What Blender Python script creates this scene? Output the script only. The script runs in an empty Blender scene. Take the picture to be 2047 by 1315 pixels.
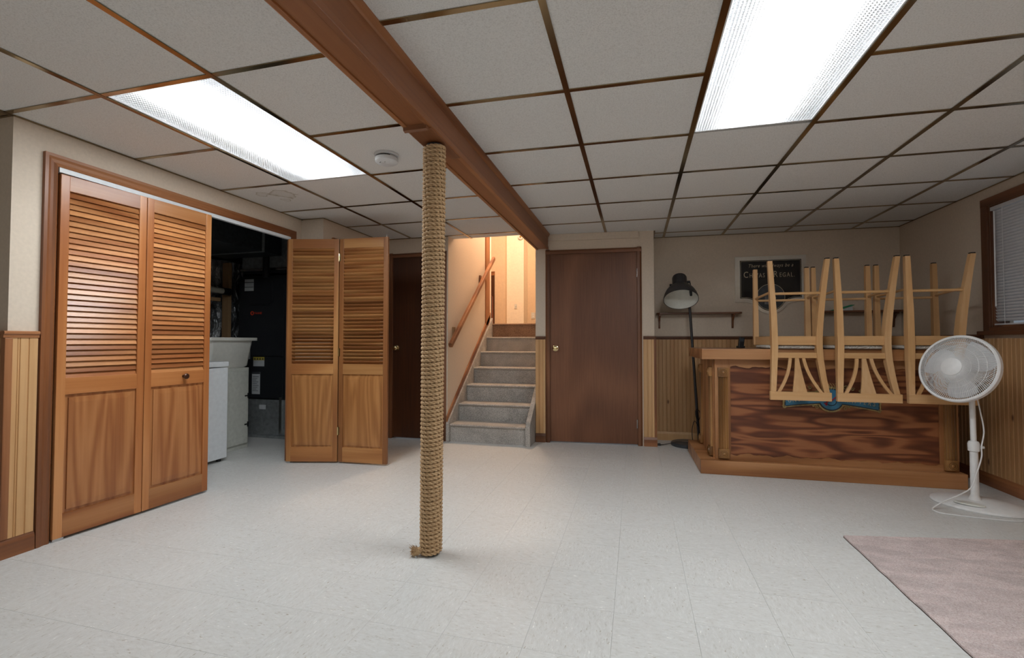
import bpy, bmesh, math, random
from mathutils import Vector, Matrix, Euler
import numpy as np
random.seed(7)
PI = math.pi
SC = bpy.context.scene
COL = SC.collection

# ------------------------------------------------------------------ camera, world, exposure
CAM_H = 1.085
cam_d = bpy.data.cameras.new('camera')
cam_d.sensor_width = 36.0
cam_d.lens = 932.0 / 2047.0 * 36.0
cam_d.clip_start = 0.05
cam = bpy.data.objects.new('camera', cam_d)
COL.objects.link(cam)
cam.location = (0, 0, CAM_H)
cam.rotation_euler = (PI / 2 + 0.026, 0, 0.259)
SC.camera = cam
w = bpy.data.worlds.new('world')
SC.world = w
w.use_nodes = True
w.node_tree.nodes['Background'].inputs[0].default_value = (0.75, 0.82, 0.95, 1)
w.node_tree.nodes['Background'].inputs[1].default_value = 0.35
SC.view_settings.view_transform = 'Standard'
SC.view_settings.look = 'None'
SC.view_settings.gamma = 1
SC.view_settings.use_curve_mapping = False
SC.view_settings.exposure = -0.37
TUBE = 30.0          # radiance of the fluorescent tubes
LAMP_W = 34.0        # light each troffer throws straight down (W)
UPSTAIRS_W = 140.0

# ------------------------------------------------------------------ helpers
CEIL = 2.237


def srgb(h):
    h = h.lstrip('#')
    o = []
    for i in (0, 2, 4):
        c = int(h[i:i + 2], 16) / 255
        o.append(c / 12.92 if c <= 0.04045 else ((c + 0.055) / 1.055) ** 2.4)
    return (*o, 1)


class MB:
    def __init__(self):
        self.v, self.f, self.s = [], [], []

    def add(self, vs, fs, M=None, smooth=False):
        b = len(self.v)
        if M is not None:
            vs = [M @ Vector(p) for p in vs]
        self.v += [tuple(p) for p in vs]
        self.f += [tuple(i + b for i in f) for f in fs]
        self.s += [smooth] * len(fs)
        return self

    def box(self, x0, x1, y0, y1, z0, z1, bev=0, M=None):
        x0, x1 = min(x0, x1), max(x0, x1)
        y0, y1 = min(y0, y1), max(y0, y1)
        z0, z1 = min(z0, z1), max(z0, z1)
        vs = [(x, y, z) for z in (z0, z1) for y in (y0, y1) for x in (x0, x1)]
        fs = [(0, 2, 3, 1), (4, 5, 7, 6), (0, 1, 5, 4), (2, 6, 7, 3), (0, 4, 6, 2), (1, 3, 7, 5)]
        if bev > 0:
            bm = bmesh.new()
            bv = [bm.verts.new(p) for p in vs]
            for f in fs:
                bm.faces.new([bv[i] for i in f])
            bmesh.ops.bevel(bm, geom=bm.edges[:], offset=bev, segments=2, affect='EDGES', profile=0.6)
            bm.verts.index_update()
            self.add([v.co[:] for v in bm.verts], [[v.index for v in f.verts] for f in bm.faces], M, False)
            bm.free()
        else:
            self.add(vs, fs, M)
        return self

    def prism(self, pts, d0, d1, plane='xz', M=None):
        """polygon pts in a plane, extruded along the remaining axis from d0 to d1"""
        n = len(pts)

        def P(a, b, d):
            return {'xz': (a, d, b), 'xy': (a, b, d), 'yz': (d, a, b)}[plane]
        vs = [P(a, b, d0) for a, b in pts] + [P(a, b, d1) for a, b in pts]
        fs = [tuple(range(n)), tuple(reversed(range(n, 2 * n)))]
        fs += [((i + 1) % n, i, n + i, n + (i + 1) % n) for i in range(n)]
        return self.add(vs, fs, M)

    def tube(self, path, r, n=10, M=None, caps=True, closed=False, smooth=True):
        path = [Vector(p) for p in path]
        m = len(path)
        rs = r if isinstance(r, (list, tuple)) else [r] * m
        vs, fs = [], []
        ref = None
        for i, p in enumerate(path):
            if closed:
                t = path[(i + 1) % m] - path[i - 1]
            else:
                t = path[min(i + 1, m - 1)] - path[max(i - 1, 0)]
            t = t.normalized() if t.length > 1e-9 else Vector((0, 0, 1))
            if ref is None:
                ref = Vector((0, 0, 1)) if abs(t.z) < 0.9 else Vector((1, 0, 0))
            a = (ref - t * ref.dot(t)).normalized()
            ref = a
            b = t.cross(a)
            for k in range(n):
                an = 2 * PI * k / n
                vs.append(p + (a * math.cos(an) + b * math.sin(an)) * rs[i])
        for i in range(m if closed else m - 1):
            j = (i + 1) % m
            for k in range(n):
                l = (k + 1) % n
                fs.append((i * n + k, i * n + l, j * n + l, j * n + k))
        if caps and not closed:
            fs.append(tuple(reversed(range(n))))
            fs.append(tuple(range((m - 1) * n, m * n)))
        return self.add(vs, fs, M, smooth)

    def cyl(self, c, r, h, n=24, axis='z', M=None, r2=None):
        d = {'x': Vector((1, 0, 0)), 'y': Vector((0, 1, 0)), 'z': Vector((0, 0, 1))}[axis]
        c = Vector(c)
        return self.tube([c, c + d * h], [r, r if r2 is None else r2], n, M, smooth=True)

    def lathe(self, prof, n=32, M=None, sx=1, sy=1, caps=True):
        """profile (r,z) turned about z"""
        vs, fs = [], []
        for r, z in prof:
            for k in range(n):
                a = 2 * PI * k / n
                vs.append((r * math.cos(a) * sx, r * math.sin(a) * sy, z))
        for i in range(len(prof) - 1):
            for k in range(n):
                l = (k + 1) % n
                fs.append((i * n + k, i * n + l, (i + 1) * n + l, (i + 1) * n + k))
        if prof[0] == prof[-1]:
            caps = False
        if caps and prof[0][0] > 1e-6:
            fs.append(tuple(reversed(range(n))))
        if caps and prof[-1][0] > 1e-6:
            fs.append(tuple(range((len(prof) - 1) * n, len(prof) * n)))
        return self.add(vs, fs, M, True)

    def slices(self, secs, M=None):
        """stack of rectangular horizontal slices (cx, cy, z, w, d)"""
        vs, fs = [], []
        for cx, cy, z, w_, d_ in secs:
            vs += [(cx - w_ / 2, cy - d_ / 2, z), (cx + w_ / 2, cy - d_ / 2, z), (cx + w_ / 2, cy + d_ / 2, z), (cx - w_ / 2, cy + d_ / 2, z)]
        m = len(secs)
        for i in range(m - 1):
            for k in range(4):
                l = (k + 1) % 4
                fs.append((i * 4 + k, i * 4 + l, i * 4 + 4 + l, i * 4 + 4 + k))
        fs += [(3, 2, 1, 0), (m * 4 - 4, m * 4 - 3, m * 4 - 2, m * 4 - 1)]
        return self.add(vs, fs, M)

    def mesh(self, name, mat, sharp=40):
        me = bpy.data.meshes.new(name)
        me.from_pydata(self.v, [], self.f)
        bm = bmesh.new()
        bm.from_mesh(me)
        bmesh.ops.recalc_face_normals(bm, faces=bm.faces[:])
        bm.to_mesh(me)
        bm.free()
        me.polygons.foreach_set('use_smooth', self.s)
        if any(self.s):
            me.set_sharp_from_angle(angle=math.radians(sharp))
        if mat:
            me.materials.append(mat)
        return me

    def build(self, name, mat, parent=None, loc=(0, 0, 0), rot=(0, 0, 0), sharp=40):
        return put(name, self.mesh(name, mat, sharp), parent, loc, rot)


def put(name, me, parent=None, loc=(0, 0, 0), rot=(0, 0, 0)):
    o = bpy.data.objects.new(name, me)
    COL.objects.link(o)
    o.location = loc
    o.rotation_euler = rot
    if parent is not None:
        o.parent = parent
    return o


def tag(o, label=None, cat=None, group=None, kind=None):
    if label:
        o['label'] = label
    if cat:
        o['category'] = cat
    if group:
        o['group'] = group
    if kind:
        o['kind'] = kind
    return o


def thing(name, label, cat, loc=(0, 0, 0), rot=(0, 0, 0), group=None):
    o = put(name, None, None, loc, rot)
    return tag(o, label, cat, group)


def struct(name, mb, mat, loc=(0, 0, 0), rot=(0, 0, 0), label=None):
    return tag(mb.build(name, mat, None, loc, rot), label, None, None, 'structure')


def rename_unique(o, name):
    o.name = name
    return o


# ------------------------------------------------------------------ materials
def newmat(name):
    m = bpy.data.materials.new(name)
    m.use_nodes = True
    nt = m.node_tree
    return m, nt, nt.nodes['Principled BSDF']


def lk(nt, a, b):
    nt.links.new(a, b)


def node(nt, t, **kw):
    n = nt.nodes.new(t)
    for k, v in kw.items():
        if k.startswith('i_'):
            key = k[2:]
            key = int(key) if key.isdigit() else key
            n.inputs[key].default_value = v
        else:
            setattr(n, k, v)
    return n


def coords(nt, scale=(1, 1, 1), rnd=True, offs=53.0):
    tc = node(nt, 'ShaderNodeTexCoord')
    src = tc.outputs['Object']
    if rnd:
        oi = node(nt, 'ShaderNodeObjectInfo')
        mu = node(nt, 'ShaderNodeMath', operation='MULTIPLY', i_1=offs)
        lk(nt, oi.outputs['Random'], mu.inputs[0])
        ad = node(nt, 'ShaderNodeVectorMath', operation='ADD')
        lk(nt, src, ad.inputs[0])
        lk(nt, mu.outputs[0], ad.inputs[1])
        src = ad.outputs[0]
    mp = node(nt, 'ShaderNodeMapping')
    mp.inputs['Scale'].default_value = scale
    lk(nt, src, mp.inputs['Vector'])
    return mp.outputs[0]


def ramp(nt, fac, stops):
    r = node(nt, 'ShaderNodeValToRGB')
    e = r.color_ramp.elements
    while len(e) < len(stops):
        e.new(0.5)
    for i, (p, c) in enumerate(stops):
        e[i].position = p
        e[i].color = c if len(c) == 4 else (*c, 1)
    if fac is not None:
        lk(nt, fac, r.inputs[0])
    return r.outputs[0]


def bump(nt, bs, h, strength=0.2, dist=0.01):
    b = node(nt, 'ShaderNodeBump', i_Strength=strength, i_Distance=dist)
    lk(nt, h, b.inputs['Height'])
    lk(nt, b.outputs[0], bs.inputs['Normal'])


def plain(name, col, rough=0.5, metal=0.0, spec=0.5, nscale=0, nstr=0.1, vary=0.0):
    m, nt, bs = newmat(name)
    c = srgb(col) if isinstance(col, str) else col
    bs.inputs['Base Color'].default_value = c
    bs.inputs['Roughness'].default_value = rough
    bs.inputs['Metallic'].default_value = metal
    bs.inputs['Specular IOR Level'].default_value = spec
    n = node(nt, 'ShaderNodeTexNoise', i_Scale=nscale or 30.0, i_Detail=3.0)
    lk(nt, coords(nt), n.inputs['Vector'])
    v = vary or 0.04
    lo = tuple(x * (1 - v) for x in c[:3])
    hi = tuple(min(1, x * (1 + v)) for x in c[:3])
    lk(nt, ramp(nt, n.outputs['Fac'], [(0.3, lo), (0.7, hi)]), bs.inputs['Base Color'])
    if nscale:
        bump(nt, bs, n.outputs['Fac'], nstr, 0.003)
    return m


def wood(name, dark, mid, light, axis='z', freq=9.0, fig=2.2, stretch=0.12, fibre=55.0, rough=0.42, contrast=1.0, vary=0.22, knots=False, amp=0.55, detail=1.5, dist=0.25):
    """grain runs along axis; contour figure + fine fibres, tone shifts per object"""
    m, nt, bs = newmat(name)
    sc = [1.0, 1.0, 1.0]
    sc['xyz'.index(axis)] = stretch
    vec = coords(nt, tuple(sc))
    n1 = node(nt, 'ShaderNodeTexNoise', i_Scale=fig, i_Detail=detail, i_Roughness=0.45, i_Distortion=dist)
    lk(nt, vec, n1.inputs['Vector'])
    mu = node(nt, 'ShaderNodeMath', operation='MULTIPLY', i_1=freq * 2 * PI)
    lk(nt, n1.outputs['Fac'], mu.inputs[0])
    sn = node(nt, 'ShaderNodeMath', operation='SINE')
    lk(nt, mu.outputs[0], sn.inputs[0])
    hf = node(nt, 'ShaderNodeMath', operation='MULTIPLY_ADD', i_1=0.5, i_2=0.5)
    lk(nt, sn.outputs[0], hf.inputs[0])
    sc2 = [1.0, 1.0, 1.0]
    sc2['xyz'.index(axis)] = 0.03
    vec2 = coords(nt, tuple(sc2))
    n2 = node(nt, 'ShaderNodeTexNoise', i_Scale=fibre, i_Detail=4.0, i_Roughness=0.6)
    lk(nt, vec2, n2.inputs['Vector'])
    mx = node(nt, 'ShaderNodeMix', data_type='FLOAT')
    mx.inputs[0].default_value = 1 - amp
    lk(nt, hf.outputs[0], mx.inputs[2])
    lk(nt, n2.outputs['Fac'], mx.inputs[3])
    a = 0.5 - 0.5 / contrast * 0.6
    col = ramp(nt, mx.outputs[0], [(max(0, 0.5 - 0.42 / contrast), srgb(dark)), (0.5, srgb(mid)), (min(1, 0.5 + 0.35 / contrast), srgb(light))])
    oi = node(nt, 'ShaderNodeObjectInfo')
    mr = node(nt, 'ShaderNodeMapRange')
    mr.inputs[3].default_value = 1 - vary
    mr.inputs[4].default_value = 1 + vary * 0.6
    lk(nt, oi.outputs['Random'], mr.inputs[0])
    mm = node(nt, 'ShaderNodeMix', data_type='RGBA', blend_type='MULTIPLY')
    mm.inputs[0].default_value = 1.0
    lk(nt, col, mm.inputs[6])
    lk(nt, mr.outputs[0], mm.inputs[7])
    out = mm.outputs[2]
    if knots:
        sk = [4.5, 4.5, 4.5]
        sk['xyz'.index(axis)] = 2.2
        vk = coords(nt, tuple(sk))
        vo = node(nt, 'ShaderNodeTexVoronoi', i_Scale=1.0)
        lk(nt, vk, vo.inputs['Vector'])
        kf = ramp(nt, vo.outputs['Distance'], [(0.03, (1, 1, 1)), (0.07, (0, 0, 0))])
        mk = node(nt, 'ShaderNodeMix', data_type='RGBA')
        lk(nt, kf, mk.inputs[0])
        lk(nt, out, mk.inputs[6])
        mk.inputs[7].default_value = srgb('#6b4526')
        out = mk.outputs[2]
    lk(nt, out, bs.inputs['Base Color'])
    bs.inputs['Roughness'].default_value = rough
    bump(nt, bs, n2.outputs['Fac'], 0.08, 0.002)
    return m


def emis(name, col, s):
    m, nt, bs = newmat(name)
    bs.inputs['Base Color'].default_value = (0, 0, 0, 1)
    bs.inputs['Emission Color'].default_value = srgb(col)
    bs.inputs['Emission Strength'].default_value = s
    return m


def mk_floor_tile():
    m, nt, bs = newmat('vinyl_floor_tile')
    vec = coords(nt, (14, 36, 14), offs=91)
    n = node(nt, 'ShaderNodeTexNoise', i_Scale=2.4, i_Detail=6.0, i_Roughness=0.75, i_Distortion=0.5)
    lk(nt, vec, n.inputs['Vector'])
    base = ramp(nt, n.outputs['Fac'], [(0.28, srgb('#b9b7b0')), (0.42, srgb('#cfcecb')), (0.58, srgb('#d6d6d4')), (0.74, srgb('#e4e4e3'))])
    n2 = node(nt, 'ShaderNodeTexNoise', i_Scale=3.1, i_Detail=2.0, i_Roughness=0.5)
    lk(nt, coords(nt, (14, 50, 14), offs=17), n2.inputs['Vector'])
    ch = ramp(nt, n2.outputs['Fac'], [(0.26, (1, 1, 1)), (0.33, (0, 0, 0))])
    mx = node(nt, 'ShaderNodeMix', data_type='RGBA')
    lk(nt, ch, mx.inputs[0])
    lk(nt, base, mx.inputs[6])
    mx.inputs[7].default_value = srgb('#aaa294')
    n3 = node(nt, 'ShaderNodeTexNoise', i_Scale=2.2, i_Detail=2.0)
    lk(nt, coords(nt, (16, 60, 16), offs=29), n3.inputs['Vector'])
    wh = ramp(nt, n3.outputs['Fac'], [(0.70, (0, 0, 0)), (0.75, (1, 1, 1))])
    m2 = node(nt, 'ShaderNodeMix', data_type='RGBA')
    lk(nt, wh, m2.inputs[0])
    lk(nt, mx.outputs[2], m2.inputs[6])
    m2.inputs[7].default_value = srgb('#f4f3ef')
    oi = node(nt, 'ShaderNodeObjectInfo')
    mr = node(nt, 'ShaderNodeMapRange')
    mr.inputs[3].default_value = 0.98
    mr.inputs[4].default_value = 1.01
    lk(nt, oi.outputs['Random'], mr.inputs[0])
    m3 = node(nt, 'ShaderNodeMix', data_type='RGBA', blend_type='MULTIPLY')
    m3.inputs[0].default_value = 1
    lk(nt, m2.outputs[2], m3.inputs[6])
    lk(nt, mr.outputs[0], m3.inputs[7])
    lk(nt, m3.outputs[2], bs.inputs['Base Color'])
    bs.inputs['Roughness'].default_value = 0.38
    bs.inputs['Specular IOR Level'].default_value = 0.35
    bump(nt, bs, n.outputs['Fac'], 0.03, 0.002)
    return m


def mk_ceiling_tile(stain=False):
    m, nt, bs = newmat('stained_ceiling_tile' if stain else 'mineral_ceiling_tile')
    n = node(nt, 'ShaderNodeTexNoise', i_Scale=170.0, i_Detail=3.0, i_Roughness=0.7)
    lk(nt, coords(nt), n.inputs['Vector'])
    c = ramp(nt, n.outputs['Fac'], [(0.3, srgb('#cccac6')), (0.5, srgb('#e0dfdc')), (0.75, srgb('#e8e7e4'))])
    if stain:
        tc = node(nt, 'ShaderNodeTexCoord')
        mp = node(nt, 'ShaderNodeMapping')
        mp.inputs['Scale'].default_value = (1, 1, 0)
        lk(nt, tc.outputs['Object'], mp.inputs['Vector'])
        nn = node(nt, 'ShaderNodeTexNoise', i_Scale=9.0, i_Detail=3.0)
        lk(nt, mp.outputs[0], nn.inputs['Vector'])
        out = c
        for (cx, cy, r) in ((0.08, -0.1, 0.10), (-0.10, -0.14, 0.05), (-0.02, 0.02, 0.035)):
            d = node(nt, 'ShaderNodeVectorMath', operation='DISTANCE')
            lk(nt, mp.outputs[0], d.inputs[0])
            d.inputs[1].default_value = (cx, cy, 0)
            a = node(nt, 'ShaderNodeMath', operation='MULTIPLY_ADD', i_1=0.16, i_2=-0.08)
            lk(nt, nn.outputs['Fac'], a.inputs[0])
            b = node(nt, 'ShaderNodeMath', operation='ADD')
            lk(nt, d.outputs['Value'], b.inputs[0])
            lk(nt, a.outputs[0], b.inputs[1])
            q = node(nt, 'ShaderNodeMath', operation='DIVIDE', i_1=r)
            lk(nt, b.outputs[0], q.inputs[0])
            f = ramp(nt, q.outputs[0], [(0.0, (.12, .12, .12)), (0.72, (.18, .18, .18)), (0.92, (.75, .75, .75)), (1.0, (0, 0, 0))])
            x = node(nt, 'ShaderNodeMix', data_type='RGBA')
            lk(nt, f, x.inputs[0])
            lk(nt, out, x.inputs[6])
            x.inputs[7].default_value = srgb('#a59b88')
            out = x.outputs[2]
        c = out
    lk(nt, c, bs.inputs['Base Color'])
    bs.inputs['Roughness'].default_value = 0.9
    bump(nt, bs, n.outputs['Fac'], 0.35, 0.004)
    return m


def mk_carpet(name, cols, scale=180.0):
    m, nt, bs = newmat(name)
    n = node(nt, 'ShaderNodeTexNoise', i_Scale=scale, i_Detail=2.0, i_Roughness=0.7)
    lk(nt, coords(nt, rnd=False), n.inputs['Vector'])
    n2 = node(nt, 'ShaderNodeTexNoise', i_Scale=5.0, i_Detail=4.0, i_Distortion=0.8)
    lk(nt, coords(nt, (1, 2.2, 1), rnd=False), n2.inputs['Vector'])
    c = ramp(nt, n.outputs['Fac'], [(0.32, srgb(cols[0])), (0.5, srgb(cols[1])), (0.68, srgb(cols[2]))])
    t = ramp(nt, n2.outputs['Fac'], [(0.35, (.86, .86, .86)), (0.65, (1.1, 1.1, 1.1))])
    mm = node(nt, 'ShaderNodeMix', data_type='RGBA', blend_type='MULTIPLY')
    mm.inputs[0].default_value = 1
    lk(nt, c, mm.inputs[6])
    lk(nt, t, mm.inputs[7])
    lk(nt, mm.outputs[2], bs.inputs['Base Color'])
    bs.inputs['Roughness'].default_value = 1.0
    bs.inputs['Specular IOR Level'].default_value = 0.1
    bump(nt, bs, n.outputs['Fac'], 0.9, 0.008)
    return m


def mk_brass_grid():
    m, nt, bs = newmat('polished_brass_grid')
    n = node(nt, 'ShaderNodeTexNoise', i_Scale=2.0, i_Detail=2.0)
    lk(nt, coords(nt, (1, 1, 1)), n.inputs['Vector'])
    lk(nt, ramp(nt, n.outputs['Fac'], [(0.35, srgb('#7f6c50')), (0.65, srgb('#ab9673'))]), bs.inputs['Base Color'])
    bs.inputs['Metallic'].default_value = 1.0
    bs.inputs['Roughness'].default_value = 0.16
    return m


def mk_foil():
    m, nt, bs = newmat('crumpled_foil')
    n = node(nt, 'ShaderNodeTexVoronoi', i_Scale=14.0, feature='DISTANCE_TO_EDGE')
    n2 = node(nt, 'ShaderNodeTexNoise', i_Scale=9.0, i_Detail=5.0, i_Distortion=1.2)
    v = coords(nt, (1, 1, 0.5), rnd=False)
    lk(nt, v, n.inputs['Vector'])
    lk(nt, v, n2.inputs['Vector'])
    bs.inputs['Base Color'].default_value = srgb('#b4b7ba')
    bs.inputs['Metallic'].default_value = 0.75
    bs.inputs['Roughness'].default_value = 0.3
    bump(nt, bs, n2.outputs['Fac'], 1.0, 0.08)
    return m


def mk_rope():
    m, nt, bs = newmat('manila_rope')
    n = node(nt, 'ShaderNodeTexNoise', i_Scale=120.0, i_Detail=3.0, i_Roughness=0.7)
    lk(nt, coords(nt, (1, 1, 2.5), rnd=False), n.inputs['Vector'])
    lk(nt, ramp(nt, n.outputs['Fac'], [(0.3, srgb('#866848')), (0.5, srgb('#b8966e')), (0.72, srgb('#d4ba95'))]), bs.inputs['Base Color'])
    bs.inputs['Roughness'].default_value = 0.8
    bump(nt, bs, n.outputs['Fac'], 0.25, 0.003)
    return m


def mk_lens():
    m, nt, bs = newmat('prismatic_lens')
    out = nt.nodes['Material Output']
    tr = node(nt, 'ShaderNodeBsdfTranslucent')
    tr.inputs['Color'].default_value = (0.93, 0.96, 1.0, 1)
    gl = node(nt, 'ShaderNodeBsdfGlossy')
    gl.inputs['Roughness'].default_value = 0.2
    mx = node(nt, 'ShaderNodeMixShader')
    mx.inputs[0].default_value = 0.06
    lk(nt, tr.outputs[0], mx.inputs[1])
    lk(nt, gl.outputs[0], mx.inputs[2])
    lk(nt, mx.outputs[0], out.inputs['Surface'])
    return m


def mk_pane():
    m, nt, bs = newmat('window_pane')
    bs.inputs['Base Color'].default_value = (0.9, 0.95, 0.95, 1)
    bs.inputs['Roughness'].default_value = 0.02
    bs.inputs['Transmission Weight'].default_value = 1.0
    bs.inputs['IOR'].default_value = 1.45
    return m


M = {}
M['wall'] = plain('cream_wall_paint', '#d6c7b5', 0.75, nscale=60, nstr=0.05)
M['wall_up'] = plain('upstairs_wall_paint', '#dcc4a6', 0.75)
M['wall_white'] = plain('upstairs_white_paint', '#f4ead8', 0.7)
M['tile'] = mk_floor_tile()
M['joint'] = plain('floor_joint', '#8f8b80', 0.9)
M['ctile'] = mk_ceiling_tile()
M['ctile_s'] = mk_ceiling_tile(True)
M['grid'] = mk_brass_grid()
M['gridwhite'] = plain('grid_white_edge', '#c9c0ae', 0.5)
M['deck'] = plain('ceiling_deck', '#8a8378', 0.9)
for ax in 'xyz':
    M['trim_' + ax] = wood('stained_trim_' + ax, '#6b3f24', '#8d5834', '#a67049', ax, freq=5, fibre=70, rough=0.38, vary=0.08)
    M['dark_' + ax] = wood('dark_trim_' + ax, '#52301c', '#6d4328', '#845638', ax, freq=5, fibre=70, rough=0.42, vary=0.06)
    M['louver_' + ax] = wood('louver_pine_' + ax, '#864a24', '#a66a3c', '#bd8453', ax, freq=6, fibre=60, rough=0.28, vary=0.24)
    M['louver2_' + ax] = wood('amber_pine_' + ax, '#84502a', '#a36d3d', '#b98752', ax, freq=6, fibre=60, rough=0.4, vary=0.2)
    M['maple_' + ax] = wood('pale_chair_wood_' + ax, '#b98a56', '#cca06e', '#d8b185', ax, freq=3, fibre=50, rough=0.45, vary=0.07, amp=0.3)
    M['bar_' + ax] = wood('bar_oak_' + ax, '#7a4c2a', '#9f6c41', '#b5845a', ax, freq=7, fibre=60, rough=0.4, vary=0.08)
    M['carve_' + ax] = wood('carved_oak_' + ax, '#553819', '#875d31', '#a97c4a', ax, freq=6, fibre=80, rough=0.4, vary=0.05)
M['panel'] = wood('bifold_panel', '#864c28', '#a2683c', '#b47b4c', 'z', freq=8, fig=7.0, stretch=0.07, fibre=80, rough=0.33, vary=0.05, amp=0.42)
M['panel2'] = wood('bifold_panel_amber', '#86552c', '#a16d3d', '#b4804c', 'z', freq=8, fig=7.0, stretch=0.07, fibre=80, rough=0.38, vary=0.05, amp=0.38)
M['beam'] = wood('beam_wood', '#7a4825', '#925a31', '#a66e42', 'y', freq=3, fig=1.2, fibre=40, rough=0.45, vary=0.05, amp=0.35)
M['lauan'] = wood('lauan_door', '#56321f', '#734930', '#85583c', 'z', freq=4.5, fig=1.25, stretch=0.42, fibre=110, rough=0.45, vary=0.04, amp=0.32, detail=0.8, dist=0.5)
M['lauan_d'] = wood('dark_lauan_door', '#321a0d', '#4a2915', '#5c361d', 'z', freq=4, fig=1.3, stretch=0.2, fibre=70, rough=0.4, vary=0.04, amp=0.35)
M['fir'] = wood('fir_plywood', '#5a2f1c', '#7c472a', '#965f3b', 'x', freq=3.5, fig=15.0, stretch=0.13, fibre=90, rough=0.42, vary=0.02, amp=0.7, contrast=1.2, detail=0.8, dist=0.3)
M['bead'] = wood('pine_beadboard', '#b98a58', '#cda271', '#d6b084', 'z', freq=3, fibre=50, rough=0.5, vary=0.07, amp=0.3)
M['bead_k'] = wood('knotty_beadboard', '#a87a4c', '#bd9162', '#c9a174', 'z', freq=3, fibre=50, rough=0.5, vary=0.08, amp=0.3, knots=True)
M['carpet'] = mk_carpet('stair_carpet', ('#7e7a76', '#b9b4ae', '#deDAD4'), 190)
M['carpet_up'] = mk_carpet('landing_carpet', ('#6b5444', '#957a67', '#ad907a'), 150)
M['rug'] = mk_carpet('pink_rug_pile', ('#c4afac', '#dac8c5', '#eadfdd'), 210)
M['rug_back'] = plain('rug_binding', '#4a3f38', 0.9)
M['rope'] = mk_rope()
M['foil'] = mk_foil()
M['lens'] = mk_lens()
M['tube'] = emis('fluorescent_tube', '#f6fbff', TUBE)
M['white_enamel'] = plain('white_enamel', '#dfe4e8', 0.35)
M['housing'] = plain('troffer_white', '#f2f2f2', 0.6)
M['white_pl'] = plain('white_plastic', '#e4e4e4', 0.4)
M['white_blade'] = plain('frosted_blade', '#d6d6d8', 0.4)
M['offwhite'] = plain('off_white_plastic', '#d9d9d2', 0.5)
M['black'] = plain('black_plastic', '#17171a', 0.45)
M['charcoal'] = plain('charcoal_metal', '#39383a', 0.45, 0.2)
M['basegrey'] = plain('slate_metal', '#4a4e54', 0.35, 0.5)
M['lampin'] = plain('shade_inner_white', '#d8d8d0', 0.6)
M['steel'] = plain('galvanised_steel', '#a3a8aa', 0.45, 0.6, vary=0.2)
M['darksteel'] = plain('dark_duct', '#3d4246', 0.5, 0.6, vary=0.25)
M['furnace'] = plain('furnace_black', '#25272b', 0.4)
M['brass'] = plain('polished_brass', '#dccb9c', 0.15, 1.0)
M['chrome'] = plain('bright_metal', '#c8c8c8', 0.2, 1.0)
M['bronze'] = plain('bronze_knob', '#4a2f22', 0.3, 0.5)
M['mirror'] = plain('mirror_border', '#dedad2', 0.12, 0.55)
M['signblack'] = plain('sign_black', '#0d0f14', 0.12)
M['signgold'] = plain('sign_cream_print', '#b7ab93', 0.5)
M['signpic'] = plain('sign_picture', '#3a3d42', 0.4, nscale=14, vary=0.5)
M['signskin'] = plain('sign_picture_pale', '#6d6a6c', 0.4, nscale=40, vary=0.4)
M['blue'] = plain('plaque_blue', '#35718f', 0.5)
M['navy'] = plain('plaque_navy', '#1f2c3a', 0.5)
M['gold'] = plain('plaque_gilt', '#9c8a5a', 0.45, 0.2, nscale=60, nstr=0.5, vary=0.3)
M['red'] = plain('plaque_red', '#9c2336', 0.5)
M['plet'] = plain('plaque_letters', '#a9a58c', 0.5)
M['cushion'] = plain('grey_cushion', '#b6b0a8', 0.9, nscale=160, nstr=0.6, vary=0.12)
M['felt'] = plain('dark_felt', '#2b2522', 0.9)
M['green'] = plain('green_paper', '#2f8a62', 0.6)
M['paper'] = plain('white_label', '#c9cdd0', 0.7)
M['yellow'] = plain('yellow_label', '#c9b64c', 0.6)
M['orange'] = plain('orange_logo', '#e0472a', 0.5)
M['ink'] = plain('label_ink', '#3a3d42', 0.7)
M['slat'] = plain('blind_slat', '#cfcfd2', 0.5)
M['detector'] = plain('detector_white', '#d9dbdc', 0.45)
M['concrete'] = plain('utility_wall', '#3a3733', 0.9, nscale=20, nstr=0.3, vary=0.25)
M['stud'] = wood('wood_stud', '#8a6540', '#a57f58', '#b8946c', 'z', freq=3, fibre=40, rough=0.8)
M['pvc'] = plain('pvc_pipe', '#b9b5a6', 0.5)
M['cabgrey'] = plain('painted_cabinet', '#c3c5bd', 0.5, vary=0.08)
M['rust'] = plain('brown_cloth', '#7a4a35', 0.8)

# ------------------------------------------------------------------ floor
def proj(p):
    c, s = math.cos(0.259), math.sin(0.259)
    cp, sp = math.cos(0.026), math.sin(0.026)
    f = Vector((-s * cp, c * cp, sp))
    r = Vector((c, s, 0))
    u = r.cross(f)
    d = Vector(p) - Vector((0, 0, CAM_H))
    z = d.dot(f)
    if z < 0.05:
        return None
    return (1023.5 + 932 * d.dot(r) / z, 657.5 - 932 * d.dot(u) / z)


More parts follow.
